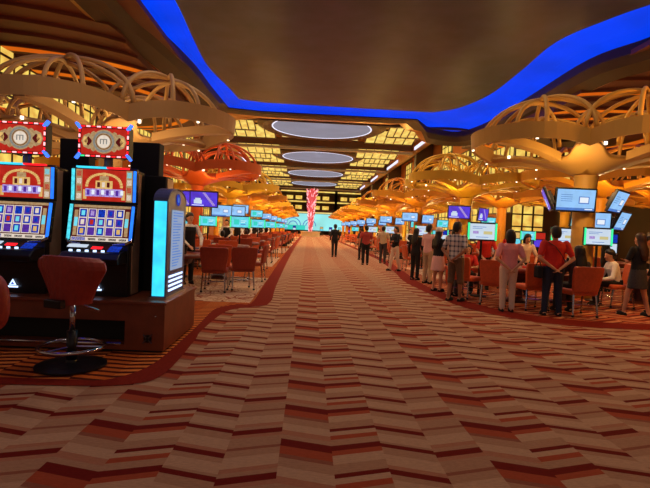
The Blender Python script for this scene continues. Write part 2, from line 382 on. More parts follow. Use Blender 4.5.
struct('ceiling', MB().prism(Pin, 9.5, 9.7), M['ceil_brown'])
mb = MB()   # blue cove: lip, glowing trough
def offs(P, Q, t): return [(P[i][0] + (Q[i][0] - P[i][0]) * t, P[i][1] + (Q[i][1] - P[i][1]) * t) for i in range(len(P))]
rows = [(Pin, 9.52, 0), (offs(Pin, Pout, .05), 9.62, 0), (offs(Pin, Pout, .28), 9.62, 1), (offs(Pin, Pout, .7), 9.58, 1), (Pout, 9.46, 1)]
for i in range(len(rows) - 1):
    a, za, _ = rows[i]; b, zb, q = rows[i + 1]
    mb.add([(x, y, za) for x, y in a] + [(x, y, zb) for x, y in b], [(j, j + 1, nP + j + 1, nP + j) for j in range(nP - 1)], q)
struct('ceiling_cove', mb, [G['blue_edge'], G['blue']], smooth=True)
# small dark fixtures in the cove
# dark bulkhead round the cove and bronze soffit
def pushed(P, d, dz=0):
    out = []
    for i, p in enumerate(P):
        a = P[max(i - 1, 0)]; b = P[min(i + 1, len(P) - 1)]
        tx, ty = b[0] - a[0], b[1] - a[1]; L = math.hypot(tx, ty) or 1
        out.append((p[0] - ty / L * d, p[1] + tx / L * d))
    return out
Pb1 = pushed(Pout, .25); Pb2 = pushed(Pout, 1.0); Pb3 = pushed(Pout, 1.7)
# keep far edge straight so the opening beyond stays clear
mb = MB()
def bz(p, z): return z if not (p[1] > 30.5 and -6.5 < p[0] < 8.4) else 9.46 + (z - 9.46) * .18
for (a, za, b, zb, q) in ((Pout, 9.46, Pout, 9.05, 0), (Pout, 9.05, Pb1, 8.7, 0), (Pb1, 8.7, Pb2, 8.5, 0), (Pb2, 8.5, Pb3, 8.8, 1)):
    mb.add([(x, y, bz((x, y), za)) for x, y in a] + [(x, y, bz((x, y), zb)) for x, y in b], [(j, j + 1, nP + j + 1, nP + j) for j in range(nP - 1)], q)
struct('ceiling_bulkhead', mb, [M['dark_brown'], M['bronze']], smooth=True)
# side ceilings over the flared columns, terraced
struct('ceiling_side_left', MB().box(-12.4, -6.2, -4, 36, 9.0, 9.2), M['terrace'])
struct('ceiling_side_right', MB().box(12.6, 22, -6, 37, 9.0, 9.2), M['terrace'])
def terrace(name, cx, cy, radii, z0, dz, glow_at, ex=1.0, a0=0, a1=2 * PI, xmin=-99, xmax=99):
    mb = MB(); N = 72
    for i, r in enumerate(radii):
        z = z0 - dz * i; r2 = radii[i + 1] if i + 1 < len(radii) else r * .2
        ring = lambda rr, zz: [(min(xmax, max(xmin, cx + rr * math.cos(t))), cy + rr * ex * math.sin(t), zz) for t in [2 * PI * j / N for j in range(N)]]
        mb.loft([ring(r, z + dz), ring(r, z)], 0, False); mb.loft([ring(r, z), ring(r2 - .02, z)], 0, False)
        if i in glow_at: mb.loft([ring(r - .05, z - .012), ring(r - .55, z - .012)], 1, False)
    return struct(name, mb, [M['terrace'], G['cove_orange']])
terrace('ceiling_terrace_left', -13.0, 27.0, [13, 12, 11, 10, 9, 8, 7, 6, 5], 8.75, .13, (5, 7), 1.0, xmin=-12.38, xmax=-7.4)
terrace('ceiling_terrace_right', 16.0, 29.5, [10.5, 9.4, 8.3, 7.2, 6.2, 5.2, 4.2], 8.75, .15, (2, 4, 5), 1.0, xmin=12.6, xmax=21.9)
for x, y, e in ((-9.5, 15.5, 60), (-10.3, 27, 60), (12.6, 16, 60), (12.6, 27, 60)):
    lamp('terrace_glow_light', 'POINT', (x, y, 5.6), e * .8, (255, 120, 40), .2)
# atrium beyond
ATY = 37.0
struct('ceiling_atrium', MB().box(-9.6, 11.7, 35.2, 118, 11.7, 11.9), M['bronze'])
struct('ceiling_fascia_near', MB().box(-9.6, 11.7, 35.2, 35.4, 9.35, 11.8), M['dark_brown'])
struct('trim_3', MB().box(-9.9, -9.6, 36.5, 118, 10.5, 11.9), M['bronze'])
struct('trim_4', MB().box(11.7, 12.0, 37.5, 118, 10.5, 11.9), M['bronze'])
struct('ceiling_aisle_left', MB().box(-12.4, -9.9, 36, 118, 11.7, 11.9), M['wall_dark'])
struct('ceiling_aisle_right', MB().box(12.0, 14.0, 37, 118, 11.7, 11.9), M['wall_dark'])
for k in range(4):
    yb = 36 + 18.5 * k; last = 'bay %s' % ORD[k]
    far = ORD[k]
    # hanging disc
    t = empty('ceiling_disc', (.9, yb + 9, 11.0), 0, 'round pale ceiling disc with a dark rim, %s from the camera over the aisle' % far, 'ceiling disc', 'round ceiling discs down the atrium')
    MB().lathe([(0.01, .0), (4.7, .0), (4.7, .12), (.01, .12)], 48).build('panel', G['disc_painted_light'], t)  # emission stands in for the ring's light falling on the disc
    r = MB().loft([[(rr * math.cos(2 * PI * j / 48), rr * math.sin(2 * PI * j / 48), zz) for j in range(48)] for rr, zz in ((4.75, -.02), (5.6, -.12), (6.1, .12), (5.9, .5), (4.75, .5))], 0, False, True).build('rim', M['dark_brown'], t, smooth=False)
    MB().loft([[(rr * math.cos(2 * PI * j / 48), rr * math.sin(2 * PI * j / 48), zz) for j in range(48)] for rr, zz in ((4.62, -.005), (4.74, -.005), (4.74, -.04), (4.62, -.04))], 0, False, True).build('light_ring', G['white_strip'], t)
    lamp('disc_light', 'POINT', (0, 0, -1.0), 60, (230, 225, 255), .2, parent=t)
    for x in (-7, 8.8): lamp('atrium_fill_light', 'POINT', (x, yb + 8, 9.4), 420, (255, 196, 96), .2)  # added fill lamps that brighten the bronze atrium ceiling
    # gold backlit coffers each side, dark slats across
    for sx, nm in ((-1, 'left'), (1, 'right')):
        for jj, (ya, yc2) in enumerate(((.6, 5.2), (5.9, 9.9), (10.5, 13.9))):
            xa, xb = (-8.8, -3.8) if sx < 0 else (5.6, 10.6)
            if jj == 1: xa, xb = (-8.8, -5.4) if sx < 0 else (7.2, 10.6)
            t = empty('ceiling_light_panel', ((xa + xb) / 2, yb + (ya + yc2) / 2, 11.15), 0,
                      'gold backlit ceiling coffer, %s of three %s of the %s ceiling disc' % (('near one', 'middle one', 'far one')[jj], nm, far), 'ceiling light', 'gold backlit coffers %s of the discs' % nm)
            hw, hl = (xb - xa) / 2, (yc2 - ya) / 2; t.rotation_euler = (-.2, 0, 0)
            MB().box(-hw, hw, -hl, hl, -.02, .05).build('diffuser', G['gold_panel'], t)
            q = MB(); ns = 6
            for i in range(ns): 
                x = -hw + 2 * hw * i / (ns - 1); q.box(x - .05, x + .05, -hl, hl, -.1, -.03)
            q.box(-hw, hw, -hl - .1, -hl + .02, -.1, 0.05).box(-hw, hw, hl - .02, hl + .1, -.1, 0.05)
            q.build('frame', M['mullion'], t)
    t = empty('ceiling_light_panel', (.9, yb + 15.9, 11.5), 0, 'wide cream backlit ceiling panel just beyond the %s ceiling disc' % far, 'ceiling light', 'cream backlit panels between the discs')
    MB().box(-4.2, -1.6, -.9, .9, 0, .1).box(1.6, 4.2, -.9, .9, 0, .1).build('diffuser', G['cream_panel'], t)
    MB().box(-1.6, 1.6, -.9, .9, -.1, .12).build('dark_recess', M['dark_brown'], t)
    # dark boxes with spotlights
    for cx, wd, nm in ((.9, 6.2, 'centre'), (-6.4, 4.6, 'left'), (8.2, 4.6, 'right')):
        t = empty('spotlight_box', (cx, yb + 14.5, 11.3), 0, 'dark ceiling box with white spotlights, %s one beyond the %s disc' % (nm, far), 'spotlight', 'dark spotlight boxes across the atrium')
        MB().box(-wd / 2, wd / 2, -.3, .3, 0, .4).build('housing', M['dark_brown'], t, bevel=.03)
        for sx in (-1, 1):
            MB().lathe([(.0001, -.12), (.11, -.12), (.11, 0), (.0001, 0)], 12, c=(sx * wd * .36, -.1)).build('spotlight', G['white_dot'], t)
    struct('trim_beam', MB().box(-9.6, 11.7, yb + 18.1, yb + 18.7, 10.5, 10.75), M['grey_beam'])
    struct('trim_beam', MB().box(-9.6, 11.7, yb + 18.2, yb + 18.6, 10.9, 11.7), M['wall_dark'])
    # long white light strips on the side fascias and portal piers
    for x, nm in ((11.66, 'right'), (-9.56, 'left')):
        t = tag(MB().box(x - .04, x + .04, yb + 8.7, yb + 17.2, 10.85, 11.2).build('light_strip', G['white_strip']), 'long white light strip high on the %s atrium fascia beside the %s disc' % (nm, far), 'light strip', 'white light strips along the atrium')
    for x0, x1 in ((12.0, 13.9), (-12.3, -9.9)):
        struct('trim_pier', MB().box(x0, x1, yb + 17.6, yb + 18.6, 3.8, 11.7), M['mullion'])

# ------------------------------------------------------------------ far end: balconies, video wall
mb = MB()
for z in (5.2, 7.6, 10.0): mb.box(-12.4, 14, 112.6, 118, z, z + .7)
struct('wall_balcony', mb, M['wall_dark'])
t = tag(MB().box(-12.3, 13.9, 112.4, 112.58, 5.0, 5.35).build('light_strip', G['cream_panel']), 'bright cream light band under the lowest far balcony above the video wall', 'light strip')
for z, zz in ((7.62, 'middle'), (10.05, 'top')):
    tag(MB().box(-12.3, 13.9, 112.4, 112.58, z, z + .3).build('light_strip', G['gold_panel']), 'thin gold light band along the %s balcony at the far end' % zz, 'light strip')
for z in (6.0, 8.4):
    for i in range(12):
        x = -11.6 + i * 2.25
        if i % 3 == 2: struct('trim_pier', MB().box(x - .3, x + .3, 112.2, 112.5, 5.35, 11.7), M['mullion'])
        else: tag(MB().box(x - .8, x + .8, 117.7, 117.9, z + .2, z + 1.1).build('lit_panel', G['gold_window']), 'small gold lit panel %s along the %s far balcony' % (ORD[i], 'lower' if z < 7 else 'upper'), 'lit panel', 'gold lit panels on the far balconies')
vw = empty('video_wall', (-1.2, 112, 0), 0, 'huge aqua video wall at the far end behind the red chandelier', 'video wall')
MB().box(-10.3, 10.3, 0, .3, .9, 5.0).build('frame', M['black'], vw)
MB().box(-10.1, 10.1, -.06, 0, 1.0, 4.9).build('screen', G['s_aqua'], vw)
q = MB()
for cx, r in ((-2.4, 1.7), (1.5, 1.4)):
    for rr in (r, r * .55): q.loft([[(cx + a * math.cos(PI * j / 24), b, 2.0 + a * math.sin(PI * j / 24)) for a, b in ((rr, -.1), (rr + .18, -.1), (rr + .18, -.06), (rr, -.06))] for j in range(25)])
q.build('arc_graphic', G['s_mid'], vw)
MB().box(-6, .5, -.1, -.06, 1.0, 2.1).build('teal_graphic', G['s_teal'], vw)

# ------------------------------------------------------------------ flared columns with lobed canopies
def outline(phi, d=1.42, R=1.68): return d * math.cos(phi) + math.sqrt(max(0, R * R - d * d * math.sin(phi) ** 2))
def make_column(matc, full=True):
    t = empty('flared_column', (0, 0, 0)); t['category'] = 'column'
    MB().lathe([(.3, 0), (.3, .25), (.27, .3), (.27, 3.0), (.29, 3.15), (.34, 3.24)], 24).build('stem', matc, t, smooth=True)
    N = 96 if full else 48; K = 8
    def rad(i):
        th = 2 * PI * i / N; q = (th + PI / 4) % (PI / 2) - PI / 4
        return th, outline(q), abs(q) / (PI / 4)
    rings = []
    def prof(u, a): return 3.16 + .55 * (1 - (1 - u) ** 2.3) - .16 * a ** 4 * u * u
    for k in range(K + 1):
        ring = []
        for i in range(N):
            th, r, a = rad(i)
            lim = .30 + .69 * min(1, a * 1.08) ** 4.5          # the shell stops short of the rim: crescent openings
            u = lim * k / K; rr = .28 + (r - .28) * u
            ring.append((rr * math.cos(th), rr * math.sin(th), prof(u, a)))
        rings.append(ring)
    top = [[(p[0] * .97, p[1] * .97, p[2] + .08) for p in rings[K - k]] for k in range(K + 1)]
    MB().loft(rings + top, 0, False, True).build('canopy', matc, t, smooth=True)
    for lb in range(4):      # a tapering beam from the stem to the tip of every lobe
        c = lb * PI / 2 + .12; rg = []
        for k in range(9):
            u = .3 + .7 * k / 8; rr = .28 + (outline(.12) - .28) * u; z = prof(u, 0) - .03; hw = .16 - .05 * u
            rg.append([(rr * math.cos(c) - q * math.sin(c), rr * math.sin(c) + q * math.cos(c), z + dz) for q, dz in ((-hw, 0), (hw, 0), (hw, .2), (-hw, .2))])
        MB().loft(rg).build('beam', matc, t)
    n = 20 if full else 10
    for lb in range(4):
        c = lb * PI / 2
        rr = []
        for j in range(n + 1):
            q = -PI / 4 + PI / 2 * j / n; r = outline(q); th = c + q; a = abs(q) / (PI / 4)
            dz = -.18 * a ** 4
            # outward bulge follows the lobe
            rr.append([(x * math.cos(th), x * math.sin(th), z + dz) for x, z in ((r - .06, 3.72), (r + .03, 3.71), (r + .06, 4.07), (r - .03, 4.08))])
        MB().loft(rr).build('rim_band', matc, t, smooth=False)
        ca, sa = math.cos(c), math.sin(c)
        def W(x, y, z): return (x * ca - y * sa, x * sa + y * ca, z)
        for ph in ((-.3, .42) if full else (.1,)):
            r_ = outline(ph); th = c + ph; MB().lathe([(.0001, 3.68), (.03, 3.68), (.03, 3.74), (.0001, 3.74)], 8, c=((r_ - .02) * math.cos(th), (r_ - .02) * math.sin(th))).build('downlight', G['white_dot'], t)
        ribs = ((1.7, 0, 1.0), (1.45, .62, 1.0), (1.45, -.62, 1.0), (1.2, 1.15, .9), (1.2, -1.15, .9)) if full else ((1.6, .2, 1.0), (1.45, .9, 1.0), (1.45, -.9, .95))
        for hw, tilt, hh in ribs:
            pts = []; nn = 18 if full else 8
            for j in range(nn + 1):
                s_ = PI * j / nn; y = hw * math.cos(s_) * math.cos(tilt); x = 1.55 + hw * math.cos(s_) * math.sin(tilt)
                pts.append(W(x, y, 3.95 + hh * math.sin(s_)))
            MB().tube(pts, .05 if full else .06, 6).build('arch_rib', matc, t, smooth=True)
        for rr_, ph in (((1.9, -.62),) if full else ()):
            th = c + ph; u = (rr_ - .28) / (outline(ph) - .28); z = prof(u, 0) - .02
            MB().lathe([(.0001, z - .02), (.035, z - .02), (.035, z + .05), (.0001, z + .05)], 8, c=(rr_ * math.cos(th), rr_ * math.sin(th))).build('downlight', G['white_dot'], t)
    return t
protos = {}
def column(x, y, mk, rot, label, full, group):
    key = (mk, full)
    if key not in protos:
        o = make_column(M[mk], full); protos[key] = o
    else: o = copy_tree(protos[key])
    o.location = (x, y, 0); o.rotation_euler = (0, 0, rot); o['label'] = label; o['group'] = group; return o
pal = {'beige': 'beige', 'olive': 'olive gold', 'terra': 'terracotta orange', 'gold': 'golden yellow', 'amber': 'amber orange'}
Lm = ['beige', 'terra', 'gold', 'amber', 'gold', 'amber', 'amber', 'gold', 'amber', 'amber']
Rm = ['olive', 'gold', 'amber', 'amber', 'gold', 'amber', 'amber', 'gold', 'amber', 'amber']
YS = [12 + 9.25 * k for k in range(10)]
for k, y in enumerate(YS):
    rl = math.radians([-15, -35, -20, 0, 15, 5, 20, -10, 0, 10][k]); rr = math.radians([15, 38, 10, 0, -15, 5, 20, -10, 0, 10][k])
    column(-5.0, y, Lm[k], rl, '%s flared column with arched ribs, %s in the row left of the aisle' % (pal[Lm[k]], ORD[k]), k < 3, 'flared columns left of the aisle')
    column(7.15, y, Rm[k], rr, '%s flared column with arched ribs, %s in the row right of the aisle' % (pal[Rm[k]], ORD[k]), k < 3, 'flared columns right of the aisle')
OL = ['beige', 'amber', 'gold', 'amber', 'amber', 'gold']
for k, y in enumerate(YS[:6]):
    column(-9.9, y + 2.2, OL[k], math.radians(20 + 25 * k), '%s flared column near the left wall, %s of the outer left row' % (pal[OL[k]], ORD[k]), False, 'flared columns near the left wall')
OR_ = ['amber', 'amber', 'gold', 'amber', 'gold', 'amber']
for k, y in enumerate(YS[:6]):
    column(11.3, y + 6.0, OR_[k], math.radians(10 + 25 * k), '%s flared column near the right wall, %s of the outer right row' % (pal[OR_[k]], ORD[k]), False, 'flared columns near the right wall')
for i, (x, y, mk) in enumerate(((15.8, 20.5, 'amber'), (15.8, 28.5, 'gold'), (20.0, 25.0, 'amber'))):
    column(x, y, mk, .4 + i, '%s flared column in the right-hand alcove, %s from the camera' % (pal[mk], ORD[i]), False, 'flared columns in the right alcove')
    lamp('canopy_light', 'POINT', (x - 1.6, y - 1.6, 2.8), 90, AMB, .08)
    lamp('rib_light', 'POINT', (x, y, 4.5), 60, AMB, .08)
# downlights of the canopies
for k, y in enumerate(YS):
    e = 1 if k < 3 else 1.5
    for x, s_ in ((-5, 1), (7.15, -1)):
        col = (255, 206, 140) if k == 0 else AMB
        lamp('canopy_light', 'POINT', (x + s_ * 1.1, y - 1.3, 2.9), (66, 66, 60)[min(k, 2)] * e, col, .08)
        lamp('canopy_light', 'POINT', (x - s_ * 1.4, y + 1.5, 2.8), (52, 56, 56)[min(k, 2)] * e, col, .08)
        lamp('rib_light', 'POINT', (x, y, 4.35), (24, 34, 34)[min(k, 2)] * e, AMB, .08)
for k, y in enumerate(YS[:6]):
    lamp('canopy_light', 'POINT', (-9.0, y + .5, 2.9), 110, AMB, .08)
    lamp('canopy_light', 'POINT', (10.6, y + 4, 2.9), 130, AMB, .08)
    lamp('rib_light', 'POINT', (11.2, y + 6, 4.5), 60, AMB, .08)

# ------------------------------------------------------------------ monitors
def screen_art(kind, w_, h, t, thick=.012):
    """thin coloured layers on the -Y face of a panel centred on the origin"""
    q = MB(); ms = []
    def rect(x0, x1, z0, z1, m, lay=1):
        if m not in ms: ms.append(m)
        y = -.002 * lay; q.box(x0 * w_ / 2, x1 * w_ / 2, y - .002, y, z0 * h / 2, z1 * h / 2, ms.index(m))
    if kind == 'sky':
        rect(-1, 1, -1, 1, 's_sky', 0); rect(-1, 1, -1, -.75, 's_mid'); rect(.15, .7, -.35, .35, 's_mid'); rect(.2, .65, -.25, .27, 's_white', 2)
        for i in range(4): rect(-.8, -.2, .45 - .2 * i, .5 - .2 * i, 's_mid')
        rect(.5, .9, -.92, -.82, 's_white', 2)
    elif kind == 'violet':
        rect(-1, 1, -1, 1, 's_violet', 0)
        for i in range(9): rect(-.1 + .09 * i, .12 + .09 * i, .75 - .2 * i, .95 - .2 * i, 's_lilac')
        rect(-.75, -.15, -.65, -.1, 's_pale'); rect(-.65, -.25, -.1, .15, 's_pale'); rect(-.9, 0, -.9, -.8, 's_white')
    elif kind == 'table':
        rect(-1, 1, -1, 1, 's_pale', 0); rect(-.75, -.3, -.3, .05, 's_lilac'); rect(.1, .8, -.35, .05, 's_sand'); rect(-.8, .3, .55, .62, 's_mid'); rect(-.8, 0, .35, .41, 's_mid')
        rect(-.5, .5, -.75, -.68, 's_mid')
    else:
        rect(-1, 1, -1, 1, 's_cyan', 0); rect(-.7, -.1, -.5, .5, 's_teal'); rect(.1, .75, .2, .3, 's_white'); rect(.1, .6, -.1, 0, 's_white'); rect(.1, .7, -.5, -.35, 's_mid')
    return q, [G[m] for m in ms]
def make_monitor(kind, w_=.95, h=.52):
    t = empty('wall_monitor', (0, 0, 0)); t['category'] = 'monitor'
    MB().box(-w_ / 2 - .04, w_ / 2 + .04, 0, .07, -h / 2 - .04, h / 2 + .04).box(-w_ / 2 + .15, w_ / 2 - .15, .07, .16, -h / 2 + .08, h / 2 - .08).build('casing', M['black'], t, bevel=.012)
    q, ms = screen_art(kind, w_, h, t); q.build('screen', ms, t)
    MB().tube([(0, .14, 0), (0, .3, 0)], .035, 8).box(-.09, .09, .14, .19, -.1, .1).build('bracket', M['black_matt'], t)
    return t
mon = {k: (make_monitor(k), [False]) for k in ('sky', 'violet', 'cyan')}
def put_monitor(kind, x, y, z, rz, label, group='monitors on the flared columns', tilt=.12):
    o = place(mon[kind][0], mon[kind][1], (x, y, z), rz, label, group); o.rotation_euler = (tilt, 0, rz); return o
put_monitor('sky', 6.66, 11.55, 2.5, -.04, 'light blue monitor facing the camera on the nearest right column', tilt=.1)
put_monitor('sky', 7.8, 11.6, 2.5, .72, 'tilted blue monitor right of the one on the nearest right column', tilt=.42)
put_monitor('violet', 6.1, 11.95, 2.5, -2.0, 'black monitor seen edge-on, left side of the nearest right column', tilt=.4)
put_monitor('sky', 8.3, 13.4, 2.05, -.04, 'lower light blue monitor just behind the nearest right column', tilt=.05)
put_monitor('sky', 9.15, 13.4, 2.1, .72, 'lower tilted blue monitor behind the nearest right column', tilt=.4)
put_monitor('violet', 6.68, 20.7, 2.5, .0, 'purple monitor facing the aisle on the second right column')
put_monitor('violet', 7.85, 20.9, 2.45, .8, 'smaller slanted purple monitor right of the second right column')
put_monitor('violet', -4.75, 17.6, 2.38, -.5, 'purple monitor cut by the pillar sign, left of the terracotta column')
put_monitor('violet', -3.85, 17.4, 2.38, .12, 'large purple monitor beside the terracotta second left column')
put_monitor('sky', -4.25, 23.2, 2.15, .45, 'pale blue slanted monitor between the second and third left columns')
put_monitor('sky', -3.85, 25.0, 2.2, .2, 'light blue monitor just left of the golden third left column')
for k in range(2, 9):
    y = YS[k]; 
    put_monitor('sky', 6.5, y - .5, 2.5, -.2, 'light blue monitor on the %s right column, aisle side' % ORD[k])
    put_monitor('sky', 7.7, y - .4, 2.4, .5, 'light blue monitor on the %s right column, wall side' % ORD[k])
    put_monitor('sky' if k % 3 else 'cyan', -4.3, y - .5, 2.5, .25, 'bright monitor on the %s left column, aisle side' % ORD[k])
for k in range(4):
    put_monitor('cyan', 10.4, YS[k] + 5.6, 2.3, .3, 'cyan monitor near the right wall on the %s outer column' % ORD[k])

def make_display(kind, w_=.62, h=.38):
    t = empty('table_display', (0, 0, 0)); t['category'] = 'display'
    MB().box(-w_ / 2 - .06, w_ / 2 + .06, 0, .06, 1.6 - h / 2 - .04, 1.6 + h / 2 + .04).build('casing', M['black'], t, bevel=.01)
    q, ms = screen_art(kind, w_, h, t)
    o = q.build('screen', ms, t); o.location = (0, 0, 1.6)
    for s_ in (-1, 1): MB().box(s_ * (w_ / 2 + .03) - .022, s_ * (w_ / 2 + .03) + .022, -.01, 0, 1.6 - h / 2 - .02, 1.6 + h / 2 + .02).build('side_light', G['led_green'], t)
    MB().tube([(0, .05, 0.02), (0, .05, 1.5)], .03, 8).build('post', M['black'], t)
    MB().lathe([(.001, 0), (.2, 0), (.2, .02), (.03, .05), (.001, .05)], 16, c=(0, .05)).build('base', M['black'], t)
    return t
dis = {k: (make_display(k), [False]) for k in ('table', 'cyan')}

# ------------------------------------------------------------------ gaming tables and chairs
def oval(rx, ry, n=40, p=2.6):
    out = []
    for j in range(n):
        c, s_ = math.cos(2 * PI * j / n), math.sin(2 * PI * j / n)
        out.append((rx * abs(c) ** (2 / p) * (1 if c >= 0 else -1), ry * abs(s_) ** (2 / p) * (1 if s_ >= 0 else -1)))
    return out
def make_table():
    t = empty('gaming_table', (0, 0, 0)); t['category'] = 'gaming table'
    MB().prism(oval(1.12, .58), .74, .775).build('felt_top', M['felt'], t)
    MB().loft([[(x * a, y * b, z) for x, y in oval(1, 1)] for a, b, z in ((1.08, .54, .72), (1.25, .72, .71), (1.29, .76, .76), (1.24, .71, .81), (1.12, .58, .79))], 0, False, True).build('padded_rail', M['rail'], t, smooth=True)
    MB().loft([[(x * a, y * b, z) for x, y in oval(1, 1)] for a, b, z in ((1.05, .5, .71), (1.0, .46, .58), (.8, .36, .5))]).build('apron', M['wood_dark'], t)
    for sx in (-.55, .55):
        MB().lathe([(.26, .0), (.26, .05), (.16, .1), (.14, .45), (.22, .56)], 20, c=(sx, 0)).build('pedestal', M['wood_dark'], t, smooth=False)
    q = MB()
    for i in range(7): q.prism([(-.4 + .115 * i, .28), (-.3 + .115 * i, .28), (-.3 + .115 * i, .44), (-.4 + .115 * i, .44)], .775, .81, i % 3)
    q.build('chip_tray', [M['chip_white'], M['c_red'], M['c_blue']], t)
    q = MB()
    for x in (-.7, -.35, 0, .35, .7): q.loft([[(x + r * math.cos(2 * PI * j / 20), -.2 + r * .7 * math.sin(2 * PI * j / 20), z) for j in range(20)] for r, z in ((.11, .776), (.13, .776), (.13, .779), (.11, .779))], 0, False, True)
    q.build('bet_marking', M['chip_white'], t)
    return t
def make_chair(lm):
    t = empty('gaming_chair', (0, 0, 0)); t['category'] = 'chair'
    # faces +Y, sitter's back at -Y
    MB().box(-.27, .27, -.22, .27, .42, .53).build('seat', M[lm], t, bevel=.04)
    rings = []
    for z, hw, y in ((.5, .25, -.24), (.62, .27, -.26), (.8, .295, -.29), (.95, .3, -.32), (.99, .28, -.33)):
        r = []
        for j in range(9):
            u = -1 + j / 4; r.append((hw * u, y + .04 * u * u - .035, z))
        for j in range(8, -1, -1):
            u = -1 + j / 4; r.append((hw * u, y + .04 * u * u + .035, z))
        rings.append(r)
    MB().loft(rings).build('backrest', M[lm], t, bevel=.012)
    for sx in (-1, 1):
        for sy in (-1, 1):
            o = MB().tube([(sx * .23, sy * .2, .44), (sx * .25, sy * .24, .06)], [.02, .016], 8).build('leg', M['chrome'], t)
            MB().lathe([(.001, -.025), (.02, -.02), (.03, 0), (.02, .02), (.001, .025)], 8, c=(sx * .25, sy * .24)).build('caster', M['black'], o).location = (0, 0, .03)
    for sy in (-.22, .22): MB().tube([(-.24, sy, .25), (.24, sy, .25)], .01, 6).build('stretcher', M['chrome'], t)
    return t
tbl = (make_table(), [False]); chO = (make_chair('leather_orange'), [False]); chR = (make_chair('leather_red'), [False])
OCC = []
def face(x, y, tx, ty): return math.atan2(-(tx - x), ty - y)
def chair(x, y, rz, label, src=chO, group='chairs at the gaming tables'):
    return place(src[0], src[1], (x, y, .006), rz, label, group)
SPOT = {'left end': (-1.62, 0), 'near left': (-.75, -1.1), 'near middle': (0, -1.14), 'near right': (.75, -1.1), 'right end': (1.62, 0)}
def table_set(cx, cy, rz, label, spots, side, nth, dk, dx, src, dgroup, dlab, withd=True):
    o = place(tbl[0], tbl[1], (cx, cy, .005), rz, label, 'gaming tables %s of the aisle' % side)
    c, s_ = math.cos(rz), math.sin(rz)
    for nm in spots:
        px, py = SPOT[nm]; x = cx + px * c - py * s_ + random.uniform(-.04, .04); y = cy + px * s_ + py * c + random.uniform(-.05, .05)
        chair(x, y, face(x, y, cx + (px * .5) * c, cy + px * .5 * s_) + random.uniform(-.12, .12),
              '%s leather chair at the %s of the %s %s-hand gaming table' % ('orange' if src is chO else 'dark red', nm, nth, side), src, 'chairs at the %s-hand tables' % side)
    if withd:
        place(dis[dk][0], dis[dk][1], (cx + dx, cy + 1.15, .005), 0, dlab, dgroup)
# left row
table_set(-3.62, 10.72, 0, 'dark red oval gaming table beside the illuminated pillar sign, nearest on the left', (), 'left', 'nearest', 'cyan', 0, chR, '', '', False)
chair(-2.0, 10.42, .05, 'dark red leather chair seen from behind, right of the pillar sign', chR, 'chairs at the left-hand tables')
chair(-3.12, 9.62, -.05, 'dark red leather chair half hidden behind the illuminated pillar sign', chR, 'chairs at the left-hand tables')
table_set(-2.95, 12.95, 0, 'dark red oval gaming table just beyond the standing dealer on the left', (), 'left', 'nearest', 'cyan', 0, chR, '', '', False)
chair(-1.5, 10.95, .35, 'dark red chair turned sideways nearest the aisle, by the beige carpet', chR, 'chairs at the left-hand tables')
chair(-1.38, 12.75, 1.5, 'orange-red chair nearest the aisle at the end of the table beyond the dealer', chR, 'chairs at the left-hand tables')
chair(-2.15, 11.82, .1, 'orange leather chair at the near side of the table beyond the dealer', chO, 'chairs at the left-hand tables')
LT = [16.2, 19.3, 22.4, 26.2, 30.0, 34, 38.5, 43, 48, 53.5, 60]
for i, y in enumerate(LT):
    sp = ('near left', 'near middle', 'near right', 'right end') if i < 5 else ('near middle', 'near right', 'right end')
    table_set(-3.25, y, 0, 'oval gaming table with reddish rail, %s in the row left of the aisle' % ORD[i + 1], sp, 'left', ORD[i + 1], 'cyan', (.75, .6)[i % 2], chR if i % 2 else chO,
              'standing displays behind the left tables', 'glowing cyan display on a post behind the %s left-hand gaming table' % ORD[i + 1], i in (0, 2, 4, 7, 9))
place(dis['cyan'][0], dis['cyan'][1], (-4.2, 19.9, .005), .1, 'small teal and white display on a post behind the dealer', 'standing displays behind the left tables')
# right row
table_set(5.45, 10.75, 0, 'orange-brown oval gaming table nearest on the right, ringed by players', (), 'right', 'nearest', 'table', 0, chO, '', '', False)
chair(5.38, 9.05, .06, 'orange leather chair seen from behind, right of the standing red shirt', chO, 'chairs at the right-hand tables')
chair(7.15, 10.48, 1.4, 'orange chair under the seated person in the white long-sleeved shirt', chO, 'chairs at the right-hand tables')
chair(4.72, 9.62, .1, 'orange chair partly hidden by the person in the red shirt', chO, 'chairs at the right-hand tables')
chair(4.1, 10.1, -.4, 'orange chair just behind the person in the pink shirt', chO, 'chairs at the right-hand tables')
chair(3.8, 11.0, -1.0, 'orange chair between the plaid shirt and the pink shirt', chO, 'chairs at the right-hand tables')
place(dis['table'][0], dis['table'][1], (4.28, 11.4, .005), 0, 'white table display with green sides above the orange chairs', 'standing displays at the right tables')
place(dis['table'][0], dis['table'][1], (7.2, 11.4, .005), 0, 'white table display with green sides in front of the nearest right column', 'standing displays at the right tables')
place(dis['table'][0], dis['table'][1], (7.1, 12.8, .005), 0, 'white table display seen left of the nearest right column', 'standing displays at the right tables')
table_set(8.8, 11.4, .1, 'oval gaming table at the right edge behind the woman in the dark skirt', ('near left', 'near middle'), 'right', 'outermost', 'table', -.6, chO, '', '', False)
RT = [14.6, 18.4, 22.4, 26.2, 30, 34, 38.5, 43, 48, 53.5, 60]
for i, y in enumerate(RT):
    sp = ('near left', 'near middle', 'near right', 'left end') if i < 5 else ('near middle', 'near left', 'left end')
    table_set(5.75, y, 0, 'oval gaming table with reddish rail, %s in the row right of the aisle' % ORD[i + 1], sp, 'right', ORD[i + 1], 'table' if i % 2 else 'cyan', (-.8, -.9)[i % 2], chO,
              'standing displays at the right tables', 'glowing display on a post behind the %s right-hand gaming table' % ORD[i + 1], i in (1, 3, 5, 8))
